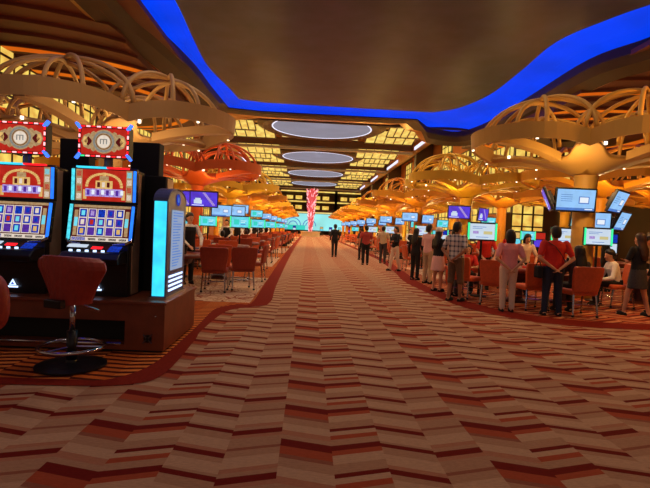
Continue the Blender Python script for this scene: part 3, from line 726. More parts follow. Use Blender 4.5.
for i, y in enumerate((15.5, 20.5, 26, 32)):
    for sx, nm, x in ((-1, 'left', -8.2), (1, 'right', 10.0)):
        table_set(x, y, 0, 'gaming table in the outer row near the %s wall, %s from the camera' % (nm, ORD[i]), ('near left', 'near right'), 'outer ' + nm, ORD[i], 'cyan', .3 * sx, chO,
                  'standing displays in the outer rows', 'glowing display on a post behind the %s outer %s gaming table' % (ORD[i], nm))
# things on the nearest left table
t = empty('wire_basket', (-2.9, 10.75, .785), 0, 'small black basket on the nearest left gaming table by the dealer', 'basket')
MB().loft([[(x * a, y * a, z) for x, y in oval(.2, .14, 20)] for a, z in ((.8, .0), (1, .16), (.94, .16), (.75, .02))]).build('bowl', M['black'], t)
MB().tube([(.2 * math.cos(s_), 0, .15 + .12 * math.sin(s_)) for s_ in [PI * j / 10 for j in range(11)]], .01, 6).build('handle', M['black'], t)
for i, (x, y) in enumerate(((-4.1, 10.7), (-3.45, 10.75))):
    t = empty('card_shoe', (x, y, .785), .3, ('black card box at the left of the nearest left table', 'black card box at the right of the nearest left table')[i], 'card box')
    MB().prismx([(-.12, 0), (.12, 0), (.12, .12), (-.12, .05)], -.06, .06).build('box', M['black'], t)
    MB().box(-.045, .045, -.16, -.12, 0, .03).build('card', M['chip_white'], t)

# ------------------------------------------------------------------ slot bank
pl = empty('slot_bank_plinth', (-3.2, 6.06, 0), 0, 'long dark wooden plinth under the two slot machines and the pillar sign', 'plinth')
def wbox(x0, x1, y0, y1, z0, z1): return MB().box(x0 + 3.2, x1 + 3.2, y0 - 6.06, y1 - 6.06, z0, z1)
q = wbox(-5, -1.58, 5.6, 6.78, .03, .55)
q.T = Matrix.Translation((3.2, -6.06, 0)); q.box(-5, -2.02, 5.36, 5.6, .36, .55).box(-2.02, -1.58, 5.36, 5.6, .03, .55).box(-5, -2.02, 5.36, 5.6, .03, .09)
q.build('body', M['wood'], pl)
wbox(-5.02, -1.56, 5.34, 6.8, .55, .585).build('top', M['wood'], pl, bevel=.008)
wbox(-5, -2.03, 5.58, 5.61, .09, .36).build('recess_panel', M['black_matt'], pl)
wbox(-5.0, -1.6, 5.38, 6.76, 0.008, .03).build('skirting', M['black'], pl)
MB().tube([(-1.8, -.72, .1), (1.15, -.72, .1)], .018, 10).build('foot_rail', M['chrome'], pl)
MB().lathe([(.001, 0), (.045, 0), (.045, .012), (.001, .012)], 20).build('vent_disc', M['black'], pl)
o = pl.children[-1]; o.rotation_euler = (PI / 2, 0, 0); o.location = (-1.76 + 3.2, 5.36 - 6.06, .165)
q = MB()
for k in range(4):
    a = PI / 4 + k * PI / 2; q.tube([(.015 * math.cos(a), .015 * math.sin(a), .016), (.07 * math.cos(a), .07 * math.sin(a), .016)], .008, 6)
o = q.build('vent_blade', M['grey_metal'], pl); o.rotation_euler = (PI / 2, 0, 0); o.location = (-1.76 + 3.2, 5.36 - 6.06, .165)
o = MB().lathe([(.001, 0), (.012, 0), (.01, .01), (.001, .012)], 12).build('lock', M['chrome'], pl); o.rotation_euler = (PI / 2, 0, 0); o.location = (-1.68 + 3.2, -.70, .42)

def make_slot():
    """front faces -Y, x centred, origin on plinth top"""
    t = empty('slot_machine', (0, 0, 0)); t['category'] = 'slot machine'
    z = 0
    # belly, deck, upper cabinet
    MB().prismx([(.02, 0), (.5, 0), (.5, 1.52), (.14, 1.52), (.12, 1.08), (.02, .62), (0, .36), (.02, 0)], -.34, .34).build('cabinet', M['black'], t, bevel=.012)
    for s_ in (-1, 1):
        MB().prismx([(.12, .02), (.34, .02), (.34, 1.48), (.22, 1.48), (.14, 1.0), (.1, .6)], s_ * .345 - .006, s_ * .345 + .006).build('side_panel', M['cab_brown'], t)
    MB().prismx([(-.26, .40), (.1, .40), (.12, .56), (-.2, .53), (-.28, .46)], -.33, .33).build('button_deck', M['black'], t, bevel=.012)
    T = Matrix.Translation((0, -.2, .54)) @ Matrix.Rotation(math.radians(-64), 4, 'X')
    q = MB(); q.T = T
    q.box(.18, .31, -.012, -.004, .0, .12, 0).box(-.02, .1, -.012, -.004, .05, .10, 1).box(-.3, -.08, -.012, -.004, .08, .14, 2)
    q.build('button_screen', [G['s_blue'], G['led_red'], G['s_pale']], t)
    q = MB()
    for i in range(5): q.lathe([(.001, .0), (.02, 0), (.018, .02), (.001, .022)], 12, c=(-.24 + .09 * i, -.17))
    o = q.build('button', G['led_white'], t); o.location = (0, 0, .535)
    # lower screen tilted, upper screen upright
    def board(zc, yc, h, tilt, name, cells, wd=.66, curl=False):
        g = bpy.data.objects.new(name, None)
        T = Matrix.Translation((0, yc, zc)) @ Matrix.Rotation(math.radians(-tilt), 4, 'X')
        q = MB(); q.T = T; q.box(-wd / 2 - .05, wd / 2 + .05, 0, .07, -h / 2 - .03, h / 2 + .03)
        fr = q.build(name + '_bezel', M['black'], t, bevel=.01)
        q = MB(); q.T = T; ms = []
        for lay, fn in cells:
            for (a, b, c, d, m) in fn:
                if m not in ms: ms.append(m)
                y = -.0022 * lay; q.box(a * wd / 2, b * wd / 2, y - .002, y, c * h / 2, d * h / 2, ms.index(m))
        q.build(name, [G[m] for m in ms], t)
        for s_ in (-1, 1):
            q = MB(); q.T = T; q.box(s_ * (wd / 2 + .03) - .014, s_ * (wd / 2 + .03) + .014, -.022, 0, -h / 2, h / 2)
            q.build('side_light', G['cyan_edge'] if s_ < 0 else G['blue_strip'], t)
        return T
    rnd = random.Random(4)
    low = [(0, [(-1, 1, -1, 1, 's_maroon')]), (1, [(-1, 1, .86, 1, 's_tan'), (-1, 1, -1, -.78, 's_cream'), (-.98, -.5, -.98, -.8, 's_blue')] +
            [(-.96, -.84, -.7, .7, 's_tan'), (.84, .96, -.7, .7, 's_tan'), (-.95, -.83, -.2, .3, 's_cyan'), (.83, .95, -.2, .3, 's_cyan')] +
            [(-.4 + .36 * i, -.14 + .36 * i, -.96, -.84, 's_dark') for i in range(4)])]
    cl = []; ic = []
    cols = ['s_blue', 's_cyan', 's_lilac', 's_gold', 's_cream', 's_blue', 's_purple', 's_red']
    for i in range(5):
        x0 = -.8 + i * .322; cl.append((x0, x0 + .3, -.72, .8, 's_cream'))
        for j in range(3):
            a, b = x0 + .03, x0 + .27; c = -.68 + j * .5; cl2 = cols[rnd.randrange(8)]
            ic.append((a, b, c, c + .44, 's_purple' if (i + j) % 2 else 's_blue')); ic.append((a + .06, b - .06, c + .09, c + .36, cl2))
    low += [(2, cl), (3, [x for x in ic if True][::2]), (4, [x for x in ic][1::2])]
    T1 = board(.86, .045, .43, 10, 'reel_screen', low)
    arch = []
    for i in range(24):
        a0 = PI * i / 24; x = -.62 * math.cos(a0); zz = -.3 + 1.1 * math.sin(a0) ** .6; arch.append((x - .05, x + .05, zz - .14, zz, 's_gold'))
    up = [(0, [(-1, 1, -1, 1, 's_red')]), (1, [(-1, -.78, -1, 1, 's_tan'), (.78, 1, -1, 1, 's_tan'), (-.74, -.62, -.9, -.3, 's_gold'), (.62, .74, -.9, -.3, 's_gold')] +
            [(-.97, -.81, -.9 + .48 * i, -.55 + .48 * i, ('s_cream', 's_red')[i % 2]) for i in range(4)] + [(.81, .97, -.9 + .48 * i, -.55 + .48 * i, ('s_cream', 's_red', 's_cream', 's_cyan')[i]) for i in range(4)]),
          (2, arch), (3, [(-.66, .66, -.72, -.22, 's_lilac'), (-.3, .3, -.22, .3, 's_gold'), (-.16, .16, .3, .6, 's_tan'), (-.06, .06, .6, .82, 's_gold')]),
          (4, [(-.6 + .17 * i, -.5 + .17 * i, -.64 + .05 * (i % 2), -.3, ('s_purple', 's_white')[i % 2]) for i in range(8)] + [(-.24 + .17 * i, -.14 + .17 * i, -.12, .2, ('s_maroon', 's_cream')[i % 2]) for i in range(3)])]
    T2 = board(1.31, .1, .37, 0, 'game_screen', up)
    q = MB(); q.box(-.3, .05, .03, .08, 1.505, 1.525, 0).box(.05, .3, .03, .08, 1.505, 1.525, 1); q.build('top_light', [G['cyan'], G['led_red']], t)
    for s_ in (-1, 1):
        MB().tube([(s_ * .37, .06, .72), (s_ * .365, .0, .66), (s_ * .32, -.05, .625), (s_ * .18, -.06, .615)], [.012, .02, .016, .01], 8).build('chrome_trim', M['chrome'], t)
    # logo on the belly
    q = MB()
    q.add([(-.05, -.012, .10), (.03, -.012, .10), (-.01, -.012, .17), (-.05, -.006, .10), (.03, -.006, .10), (-.01, -.006, .17)], [(0, 1, 2), (3, 5, 4), (0, 3, 4, 1), (1, 4, 5, 2), (2, 5, 3, 0)], 0)
    q.add([(-.03, -.014, .108), (.01, -.014, .108), (-.01, -.014, .14)], [(0, 1, 2)], 1)
    q.box(-.07, .05, -.012, -.006, .07, .09, 0); q.build('belly_logo', [G['led_white'], G['s_blue']], t)
    # topper
    MB().tube([(0, .2, 1.5), (0, .2, 1.66)], .05, 10).build('topper_post', M['grey_metal'], t)
    tp = MB().box(-.29, .29, .06, .2, 1.64, 2.0).build('topper', M['black'], t, bevel=.012)
    q = MB(); ms = ['s_red', 's_tan', 's_grey', 's_cream', 's_maroon', 's_gold']; Z = 1.82; yy = .058
    q.box(-.265, .265, yy - .002, yy, Z - .155, Z + .155, 0)
    def disc(x, r, lay, m, sz=1, n=24, r0=0, squash=1):
        y = yy - .002 - .002 * lay
        if r0: q.loft([[(x + a * math.cos(2 * PI * j / n), b, Z + a * sz * math.sin(2 * PI * j / n)) for j in range(n)] for a, b in ((r, y), (r0, y), (r0, y + .001), (r, y + .001))], m, False, True)
        else: q.add([(x + r * squash * math.cos(2 * PI * j / n), y, Z + r * sz * math.sin(2 * PI * j / n)) for j in range(n)], [tuple(range(n))], m)
    for s_ in (-1, 1):
        disc(s_ * .175, .085, 1, 1, 1.1, 8); disc(s_ * .18, .05, 2, 4, 1.1, 4); disc(s_ * .12, .05, 1, 1, 2.4, 12); disc(s_ * .215, .03, 2, 5, 2.0, 6)
    disc(0, .14, 3, 1); disc(0, .125, 4, 2, r0=.1); disc(0, .092, 5, 4, r0=.085); disc(0, .075, 5, 3)
    for dx in (-.035, 0, .035): q.box(dx - .006, dx + .006, yy - .016, yy - .014, Z - .03, Z + .03, 2)
    q.box(-.03, .03, yy - .016, yy - .014, Z + .02, Z + .03, 2)
    q.build('topper_screen', [G[m] for m in ms], tp)
    def led(q, x, z_, k, hz): q.box(x - (.022 if hz else .009), x + (.022 if hz else .009), .042, .06, z_ - (.008 if hz else .02), z_ + (.008 if hz else .02), k)
    for s_ in (-1, 1):
        q = MB(); q.box(-.27, .27, .05, .061, Z + s_ * .172 - .012, Z + s_ * .172 + .012, 3)
        for i in range(9): led(q, -.24 + .06 * i, Z + s_ * .172, 2 if i == 0 and s_ < 0 else i % 2, True)
        q.build('marquee_light', [G['led_red'], G['led_pink'], G['led_green'], M['black']], tp)
        q = MB(); q.box(s_ * .28 - .012, s_ * .28 + .012, .05, .061, Z - .15, Z + .15, 3)
        for i in range(5): led(q, s_ * .28, Z - .12 + .06 * i, i % 2, False)
        q.build('marquee_light', [G['led_red'], G['led_pink'], G['led_green'], M['black']], tp)
    q = MB()
    for sx in (-1, 1):
        for sz in (-1, 1):
            q.add([(sx * .26, .03, Z + sz * .15), (sx * .28, .03, Z + sz * .135), (sx * .33, .03, Z + sz * .20), (sx * .31, .03, Z + sz * .215), (sx * .26, .08, Z + sz * .15), (sx * .28, .08, Z + sz * .135), (sx * .33, .08, Z + sz * .20), (sx * .31, .08, Z + sz * .215)],
                  [(0, 1, 2, 3), (4, 7, 6, 5), (0, 4, 5, 1), (1, 5, 6, 2), (2, 6, 7, 3), (3, 7, 4, 0)])
    q.build('corner_light', G['led_blue'], tp)
    return t
sl = (make_slot(), [False])
place(sl[0], sl[1], (-2.44, 5.6, .585), 0, 'slot machine with glowing red emblem topper, complete one beside the pillar sign', 'slot machines facing the camera')
place(sl[0], sl[1], (-3.4, 5.6, .585), 0, 'slot machine with red emblem topper cut off by the left edge of the photo', 'slot machines facing the camera')
bt = empty('slot_machine', (0, 0, 0)); bt['category'] = 'slot machine'
MB().prismx([(-.25, 0), (.2, 0), (.2, .6), (.1, 1.5), (-.25, 1.5)], -.33, .33).build('cabinet', M['black_matt'], bt, bevel=.01)
for s_ in (-1, 1): MB().box(s_ * .335 - .006, s_ * .335 + .006, -.2, .05, .02, 1.48).build('side_panel', M['cab_brown'], bt)
MB().box(-.19, .19, -.1, .1, 1.5, 1.95).build('topper', M['black_matt'], bt, bevel=.01)
q = MB()
for k in range(5): q.box(.345, .35, -.1, -.08, .5 + .1 * k, .54 + .1 * k)
q.build('vent', M['black'], bt)
bs = (bt, [False])
for x, l in ((-2.2, 'black back of a slot machine showing between the near machine and pillar sign'), (-3.12, 'black back of a slot machine showing between the two lit toppers')):
    place(bt, bs[1], (x, 6.45, .585), 0, l, 'slot machines facing away')

# pillar sign
ps = empty('pillar_sign', (-1.72, 5.95, .585), 0, 'arched pillar sign with cyan glowing edge standing on the plinth end', 'sign')
def arch_poly(y0, y1, z0, z1, n=14):
    c = (y0 + y1) / 2; r = (y1 - y0) / 2; rz = .17
    return [(y0, z0), (y1, z0)] + [(c + r * math.cos(PI * j / n), z1 - rz + rz * math.sin(PI * j / n)) for j in range(n + 1)]
MB().prismx(arch_poly(-.4, .4, .02, 1.31), -.085, .085).build('body', M['sign_body'], ps, bevel=.008)
MB().box(-.1, .1, -.43, .43, 0, .03).build('base_plate', M['chrome'], ps)
MB().box(-.07, .07, -.412, -.402, .04, 1.15).build('edge_light', G['cyan'], ps)
q = MB(); q.box(.086, .092, -.25, .27, .33, 1.06, 0)
rn = random.Random(2)
for i in range(20): 
    z = 1.02 - .034 * i; q.box(.092, .094, -.2, -.2 + rn.uniform(.15, .42), z, z + .012, 1)
q.build('text_panel', [G['s_panel'], G['s_mid']], ps)
q = MB()
for i in range(4): q.box(.086, .092, -.3, .3, .08 + .055 * i, .105 + .055 * i)
q.build('light_slot', G['led_white'], ps)
q = MB(); q.add([(.092, .09 * math.cos(2 * PI * j / 20), 1.19 + .075 * math.sin(2 * PI * j / 20)) for j in range(20)], [tuple(range(20))], 0)
q.add([(.094, .04 * math.cos(2 * PI * j / 6), 1.19 + .04 * math.sin(2 * PI * j / 6)) for j in range(6)], [tuple(range(6))], 1)
q.build('crest', [G['s_blue'], G['s_mid']], ps)
q = MB().loft([[(x * .6 if False else x, c[0], c[1]) for x, c in ((-.087, a), (.087, a), (.087, b), (-.087, b))] for a, b in [((.4 * math.cos(PI * j / 14), 1.15 + .17 * math.sin(PI * j / 14)), (.41 * math.cos(PI * j / 14), 1.155 + .172 * math.sin(PI * j / 14))) for j in range(15)]])
q.build('arch_trim', M['sign_body'], ps)

# stools
def make_stool():
    t = empty('slot_stool', (0, 0, 0)); t['category'] = 'stool'
    MB().lathe([(.001, .006), (.33, .006), (.33, .02), (.24, .035), (.06, .05), (.045, .08), (.001, .08)], 40).build('base', M['black'], t, smooth=False)
    MB().tube([(0, 0, .05), (0, 0, .36)], .05, 16).build('column', M['black'], t, smooth=True)
    MB().tube([(0, 0, .36), (0, 0, .62)], .028, 12).build('gas_lift', M['chrome'], t, smooth=True)
    MB().tube([(.3 * math.cos(2 * PI * j / 36), .3 * math.sin(2 * PI * j / 36), .2) for j in range(36)], .018, 10, closed=True).build('footrest_ring', M['chrome'], t, smooth=True)
    q = MB()
    for k in range(3):
        a = k * 2 * PI / 3 + .4; q.tube([(.04 * math.cos(a), .04 * math.sin(a), .2), (.3 * math.cos(a), .3 * math.sin(a), .2)], .012, 6)
    q.build('footrest_spoke', M['chrome'], t)
    MB().loft([[(x * a, y * a + .12, z) for x, y in oval(.27, .25, 28)] for a, z in ((.8, .62), (1, .65), (1.04, .7), (1, .75), (.8, .775), (.3, .78))]).build('seat', M['leather_stool'], t, smooth=True)
    # wrap-round backrest, wide at the top with ribs
    rings = []
    NZ = 12
    for i in range(NZ + 1):
        u = i / NZ; z = .64 + .48 * u
        hw = .20 + .20 * (min(1, u / .74) ** 1.3) if u < .9 else .40 - (u - .9) * .9
        dp = -.16 - .04 * u; th = .035; r = []
        N = 26
        for j in range(N + 1):
            s_ = -1 + 2 * j / N; rb = .006 * abs(math.sin(j * PI / 2)); r.append((hw * math.sin(s_ * 1.25) / math.sin(1.25), dp - th - rb + (1 - math.cos(s_ * 1.25)) * .30, z - .02 * s_ * s_ * u))
        for j in range(N, -1, -1):
            s_ = -1 + 2 * j / N; r.append((hw * .93 * math.sin(s_ * 1.25) / math.sin(1.25), dp + th + (1 - math.cos(s_ * 1.25)) * .27, z - .02 * s_ * s_ * u))
        rings.append(r)
    MB().loft(rings).build('backrest', M['leather_stool'], t, smooth=False, bevel=.008)
    MB().box(-.1, .1, -.26, -.19, .62, .70).build('bracket', M['black'], t, bevel=.01)
    MB().lathe([(.001, 0), (.01, 0), (.001, .012)], 8).build('bolt', M['chrome'], t); o = t.children[-1]; o.location = (0, -.262, .66); o.rotation_euler = (PI / 2, 0, 0)
    MB().tube([(.05, .1, .6), (.3, .02, .585)], .012, 8).build('lever', M['chrome'], t)
    return t
st = (make_stool(), [False])
place(st[0], st[1], (-2.32, 4.78, .006), -.32, 'dark red swivel stool with ribbed backrest before the near slot machine', 'swivel stools at the slot machines')
place(st[0], st[1], (-3.72, 4.88, .006), .05, 'dark red swivel stool cut off by the left edge of the photo', 'swivel stools at the slot machines')

# ------------------------------------------------------------------ red glass chandelier at the far end
ch = empty('glass_chandelier', (.45, 85, 0), 0, 'tall vase-shaped red glass chandelier standing in the far end of the aisle', 'chandelier')
MB().lathe([(.9, 0), (.9, .5), (.5, .7), (.001, .7)], 24).build('base', M['black'], ch)
MB().lathe([(.22, .6), (.26, 2.2), (.36, 4), (.5, 6), (.72, 7.2), (.6, 8.2), (.2, 8.6)], 20).build('core', G['pink_glass'], ch, smooth=True)
q = MB(); rn = random.Random(9)
for i in range(360):
    z = rn.uniform(.8, 8.3); u = (z - .6) / 7.6; R0 = .2 + .5 * u; a = rn.uniform(0, 2 * PI); L = rn.uniform(.2, .5) * (.35 + .8 * u)
    ca, sa = math.cos(a), math.sin(a)
    q.tube([(R0 * ca, R0 * sa, z), ((R0 + L * .6) * ca, (R0 + L * .6) * sa, z + .1), ((R0 + L) * ca, (R0 + L) * sa, z + .45)], [.07, .05, .015], 5, mi=rn.choice((0, 0, 1)))
tag(q.build('glass_strand', [G['pink_glass'], G['led_pink']], ch), kind='stuff')
tag(MB().lathe([(1.7, .01), (1.7, .8), (1.9, .84), (1.9, .9), (1.2, .9), (1.2, .01)], 36, cap=False).build('round_bar_counter', M['chip_white'], None, loc=(.45, 85, 0)), 'round pale bar counter around the foot of the red chandelier', 'bar counter')

# ------------------------------------------------------------------ far slot machines glowing along the walls
fm = {}
def far_machine(c1, c2):
    t = empty('far_slot_machine', (0, 0, 0)); t['category'] = 'slot machine'
    MB().box(-.35, .35, -.2, .3, 0, 1.9).build('cabinet', M['black'], t, bevel=.02)
    MB().box(-.29, .29, -.215, -.2, 1.0, 1.4).build('reel_screen', G[c1], t)
    MB().box(-.29, .29, -.215, -.2, 1.45, 1.8).build('game_screen', G[c2], t)
    return t
for key in (('s_violet', 's_red'), ('s_cyan', 's_gold'), ('s_pale', 's_blue'), ('s_gold', 's_cyan')): fm[key] = (far_machine(*key), [False])
kl = list(fm); fc = {('s_violet', 's_red'): 'violet and red', ('s_cyan', 's_gold'): 'cyan and gold', ('s_pale', 's_blue'): 'white and blue', ('s_gold', 's_cyan'): 'gold and aqua'}
for i in range(12):
    for side, x in (('left', -11.6), ('right', 13.2)):
        k = kl[(i + (side == 'left')) % 4]; y = 14 + i * 3.1
        place(fm[k][0], fm[k][1], (x, y, .006), .25 if side == 'left' else -.25, '%s lit slot machine along the %s wall, %s from the camera' % (fc[k], side, ORD[i]), 'slot machines along the walls')
for i in range(9):
    k = kl[i % 4]; x = -7 + i * 2.0
    if -1.2 < x < 2.4: continue
    place(fm[k][0], fm[k][1], (x, 104, 0), 0, '%s lit slot machine below the video wall, %s from the left' % (fc[k], ORD[i]), 'slot machines below the video wall')
wb = (MB(), )
t0 = empty('waste_bin', (0, 0, 0)); t0['category'] = 'waste bin'
MB().lathe([(.2, 0), (.22, .02), (.22, .8), (.2, .85), (.13, .86), (.13, .7)], 20, cap=False).build('body', M['black'], t0)
MB().lathe([(.225, .78), (.235, .8), (.225, .82)], 20, cap=False).build('ring', M['chrome'], t0)
wbu = [False]
for i, y in enumerate((36.2, 40.9, 45.4, 50.8)): place(t0, wbu, (-1.75, y, .006), 0, 'black round waste bin left of the aisle, %s from the camera' % ORD[i], 'black bins along the aisle')

# ------------------------------------------------------------------ people
def make_person(x, y, rz, h=1.7, pose='stand', arms='down', top='c_black', sleeve='short', bottom='c_black', legs='trousers', hair='short', haircol='hair', skin='skin_a', shoe='c_black',
                label='', build=1.0, stride=0.0, vox=.011, vest=None, lean=0.0, turn=0.0, group=None):
    """figure faces local +Y"""
    s = h / 1.72; t = empty('person', (x, y, 0.0), rz, label, 'person', group)
    sit = pose == 'sit'; b = build
    dz = -.45 if sit else 0.0
    S = Matrix.Scale(s, 4)
    Ln = Matrix.Translation((0, 0, .95 + dz)) @ Matrix.Rotation(-lean, 4, 'X') @ Matrix.Translation((0, 0, -.95 - dz))
    def U(p): return tuple((S @ Ln @ Vector((p[0], p[1], p[2] + dz)))) # upper body
    def D(p): return tuple(S @ Vector(p))
    hips = {}; 
    for sd in (-1, 1):
        st_ = stride * sd
        hip = (sd * .09, 0, .93 + dz)
        if sit: knee = (sd * .11, .44, .52); ank = (sd * .12, .40 - .05 * sd, .09); hip = (sd * .09, 0, .52)
        else: knee = (sd * (.095 + abs(turn) * .5), .02 + st_ * .5, .50); ank = (sd * (.10 + abs(turn)), -.01 + st_, .09)
        hips[sd] = (hip, knee, ank)
    arm = {}
    for sd in (-1, 1):
        sh = (sd * .172 * b, 0, 1.405)
        if arms == 'down': el = (sd * .25 * b, -.03, 1.13); wr = (sd * .26 * b, .05, .88)
        elif arms == 'back': el = (sd * .265 * b, -.10, 1.13); wr = (sd * .05, -.17, .93)
        elif arms == 'table': el = (sd * .27, .16, 1.15); wr = (sd * .15, .42, 1.16 if sit else 1.0)
        elif arms == 'walk': el = (sd * .24, -.04 + .08 * sd, 1.13); wr = (sd * .25, .06 + .14 * sd, .90)
        elif arms == 'fold': el = (sd * .25, .06, 1.14); wr = (-sd * .06, .20, 1.16)
        elif arms == 'one': el = (sd * .25, .02, 1.13); wr = (sd * .2, .3, 1.1) if sd > 0 else (sd * .26, .04, .88)
        arm[sd] = (sh, el, wr)
    # ---- body
    q = MB()
    def ell(z, rx, ry, yo=0.0, up=True, n=16):
        f = U if up else D
        return [f((rx * math.cos(2 * PI * j / n), yo + ry * math.sin(2 * PI * j / n), z)) for j in range(n)]
    tor = [(.88, .13, .09, 0), (.95, .155 * b, .11, 0), (1.05, .14 * b, .10, 0), (1.2, .145 * b, .10, 0), (1.33, .165 * b, .11, 0), (1.41, .15 * b, .09, -.005), (1.455, .08, .06, -.01)]
    q.loft([ell(z, a, c, d) for z, a, c, d in tor])
    q.cone(U((0, -.01, 1.42)), U((0, .005, 1.53)), .055 * s, .05 * s)
    hc = (0, .015, 1.62)
    q.loft([ell(z, a, c, d) for z, a, c, d in ((1.50, .03, .035, .045), (1.52, .05, .06, .03), (1.56, .064, .08, .02), (1.62, .074, .094, .012), (1.67, .072, .09, .005), (1.70, .055, .07, .0), (1.72, .02, .03, 0))])
    q.cone(U((0, .10, 1.625)), U((0, .118, 1.592)), .010 * s, .014 * s, 8)   # nose
    for sd in (-1, 1): q.ball(U((sd * .076, .005, 1.61)), .014 * s, .022 * s, .03 * s, 8)
    q.cone(U((0, .09, 1.53)), U((0, .095, 1.535)), .02 * s, .02 * s, 8)       # chin
    for sd in (-1, 1):
        hip, kn, an = hips[sd]
        q.cone(D(hip), D(kn), .085 * s * b, .058 * s); q.cone(D(kn), D(an), .056 * s, .036 * s)
        calf = tuple(kn[i] * .68 + an[i] * .32 for i in range(3)); q.ball(D((calf[0], calf[1] - .008, calf[2])), .048 * s, .05 * s, .1 * s, 10)
        q.cone(D((an[0], an[1] - .03, .045)), D((an[0] * 1.08, an[1] + .15, .03)), .038 * s, .028 * s)
        q.cone(D(an), D((an[0], an[1], .05)), .036 * s, .036 * s)
        sh, el, wr = arm[sd]
        q.cone(U(sh), U(el), .048 * s * b, .038 * s); q.cone(U(el), U(wr), .038 * s, .025 * s)
        # hand: palm, four fingers, thumb
        E = Vector(U(el)); W_ = Vector(U(wr)); d = (W_ - E).normalized()
        side = Vector((0, 1, 0)) if abs(d.y) < .7 else Vector((-sd, 0, 0)); side = (side - d * side.dot(d)).normalized(); nrm = d.cross(side) * (1 if sd > 0 else -1)
        pc = W_ + d * .045 * s
        q.cone(tuple(W_ + side * .012 * s), tuple(W_ + d * .075 * s + side * .02 * s), .02 * s, .017 * s, 8); q.cone(tuple(W_ - side * .012 * s), tuple(W_ + d * .075 * s - side * .02 * s), .02 * s, .017 * s, 8)
        for i, L in enumerate((.066, .078, .073, .056)):
            r0 = W_ + d * .08 * s + side * (.031 - .0207 * i) * s; m_ = r0 + d * L * .5 * s - nrm * .006 * s; e_ = m_ + d * L * .45 * s - nrm * .02 * s
            q.cone(tuple(r0), tuple(m_), .0088 * s, .0082 * s, 6); q.cone(tuple(m_), tuple(e_), .0082 * s, .007 * s, 6)
        r0 = W_ + d * .025 * s + side * .03 * s; e_ = r0 + d * .035 * s + side * .03 * s - nrm * .01 * s; q.cone(tuple(r0), tuple(e_), .011 * s, .009 * s, 6); q.cone(tuple(e_), tuple(e_ + d * .028 * s - nrm * .006 * s), .009 * s, .008 * s, 6)
    body = q.build('body', M[skin], t, smooth=True, remesh=min(vox, .0085))
    if vox < .015:
        for sd in (-1, 1): MB().ball(U((sd * .03, .098, 1.628)), .011 * s, .008 * s, .007 * s, 8).build('eye', M['c_black'], t)
        MB().cone(U((-.022, .108, 1.567)), U((.022, .108, 1.567)), .006 * s, .006 * s, 6).build('mouth', M['lip'], t)
    # ---- top
    def torso_cloth(g, z0=.90, z1=1.455, extra=.0):
        L = [(z0, .165 * b, .125, 0), (.98, .17 * b, .128, 0), (1.08, .158 * b, .118, 0), (1.2, .16 * b, .118, 0), (1.33, .182 * b, .126, 0), (1.41, .17 * b, .10, -.005), (z1 + .02, .085, .07, -.01)]
        g.loft([ell(z, a + extra, c + extra, d) for z, a, c, d in L])
    q = MB(); torso_cloth(q)
    for sd in (-1, 1):
        sh, el, wr = arm[sd]
        if sleeve == 'long': q.cone(U(sh), U(el), .062 * s * b, .05 * s); w2 = tuple(el[i] * .06 + wr[i] * .94 for i in range(3)); q.cone(U(el), U(w2), .05 * s, .036 * s)
        elif sleeve == 'short': w2 = tuple(sh[i] * .25 + el[i] * .75 for i in range(3)); q.cone(U(sh), U(w2), .064 * s * b, .056 * s)
        else: q.cone(U(sh), U(tuple(sh[i] * .8 + el[i] * .2 for i in range(3))), .058 * s, .05 * s)
    q.build('shirt' if sleeve != 'none' else 'top', M[top], t, smooth=True, remesh=vox)
    if vest:
        q = MB(); torso_cloth(q, .86, 1.40, .012); q.build('vest', M[vest], t, smooth=True, remesh=vox)
    # ---- bottom
    q = MB()
    if legs == 'skirt' and not sit:
        q.loft([[D(p) for p in [(rx * math.cos(2 * PI * j / 20), ry * math.sin(2 * PI * j / 20), z) for j in range(20)]] for z, rx, ry in ((.58, .22, .17), (.75, .205, .155), (.9, .185, .14), (1.0, .165, .125))])
        nm = 'skirt'
    else:
        nm = 'shorts' if legs == 'shorts' else 'trousers'
        zz = .5 if sit else .93
        q.loft([[D(p) for p in [(rx * math.cos(2 * PI * j / 16), ry * math.sin(2 * PI * j / 16), z) for j in range(16)]] for z, rx, ry in ((zz - .1, .14, .10), (zz - .03, .17 * b, .125), (zz + .04, .17 * b, .125), (zz + .12, .155 * b, .115))])
        for sd in (-1, 1):
            hip, kn, an = hips[sd]
            q.cone(D(hip), D(kn), .098 * s * b, .074 * s)
            if legs == 'trousers': q.cone(D(kn), D((an[0], an[1], an[2] + .0)), .073 * s, .058 * s)
            else: q.cone(D(kn), D(tuple(kn[i] * .85 + an[i] * .15 for i in range(3))), .078 * s, .08 * s)
    q.build(nm, M[bottom], t, smooth=True, remesh=vox)
    for sd in (-1, 1):
        an = hips[sd][2]; MB().loft([[D((an[0] * 1.02 + a * math.cos(2 * PI * j / 14), an[1] + .05 + b2 * math.sin(2 * PI * j / 14), z)) for j in range(14)] for z, a, b2 in ((.006, .045, .13), (.03, .048, .135), (.06, .042, .12), (.085, .036, .07))]).build('shoe', M[shoe], t, smooth=True)
    # ---- hair
    q = MB()
    q.loft([ell(z, a, c, d) for z, a, c, d in ((1.52, .06, .036, -.066), (1.57, .086, .056, -.06), (1.62, .098, .084, -.036), (1.66, .097, .10, -.016), (1.705, .088, .098, -.008), (1.745, .058, .068, -.006), (1.762, .018, .024, 0))])
    if hair == 'bob':
        q.loft([ell(z, a, c, d) for z, a, c, d in ((1.46, .09, .05, -.05), (1.54, .105, .075, -.035), (1.62, .105, .09, -.025), (1.70, .09, .095, -.012), (1.745, .05, .06, -.01))])
    elif hair == 'long':
        q.loft([ell(z, a, c, d) for z, a, c, d in ((1.18, .06, .03, -.13), (1.28, .10, .045, -.13), (1.42, .12, .05, -.10), (1.54, .105, .07, -.05), (1.64, .095, .088, -.025), (1.72, .07, .08, -.01))])
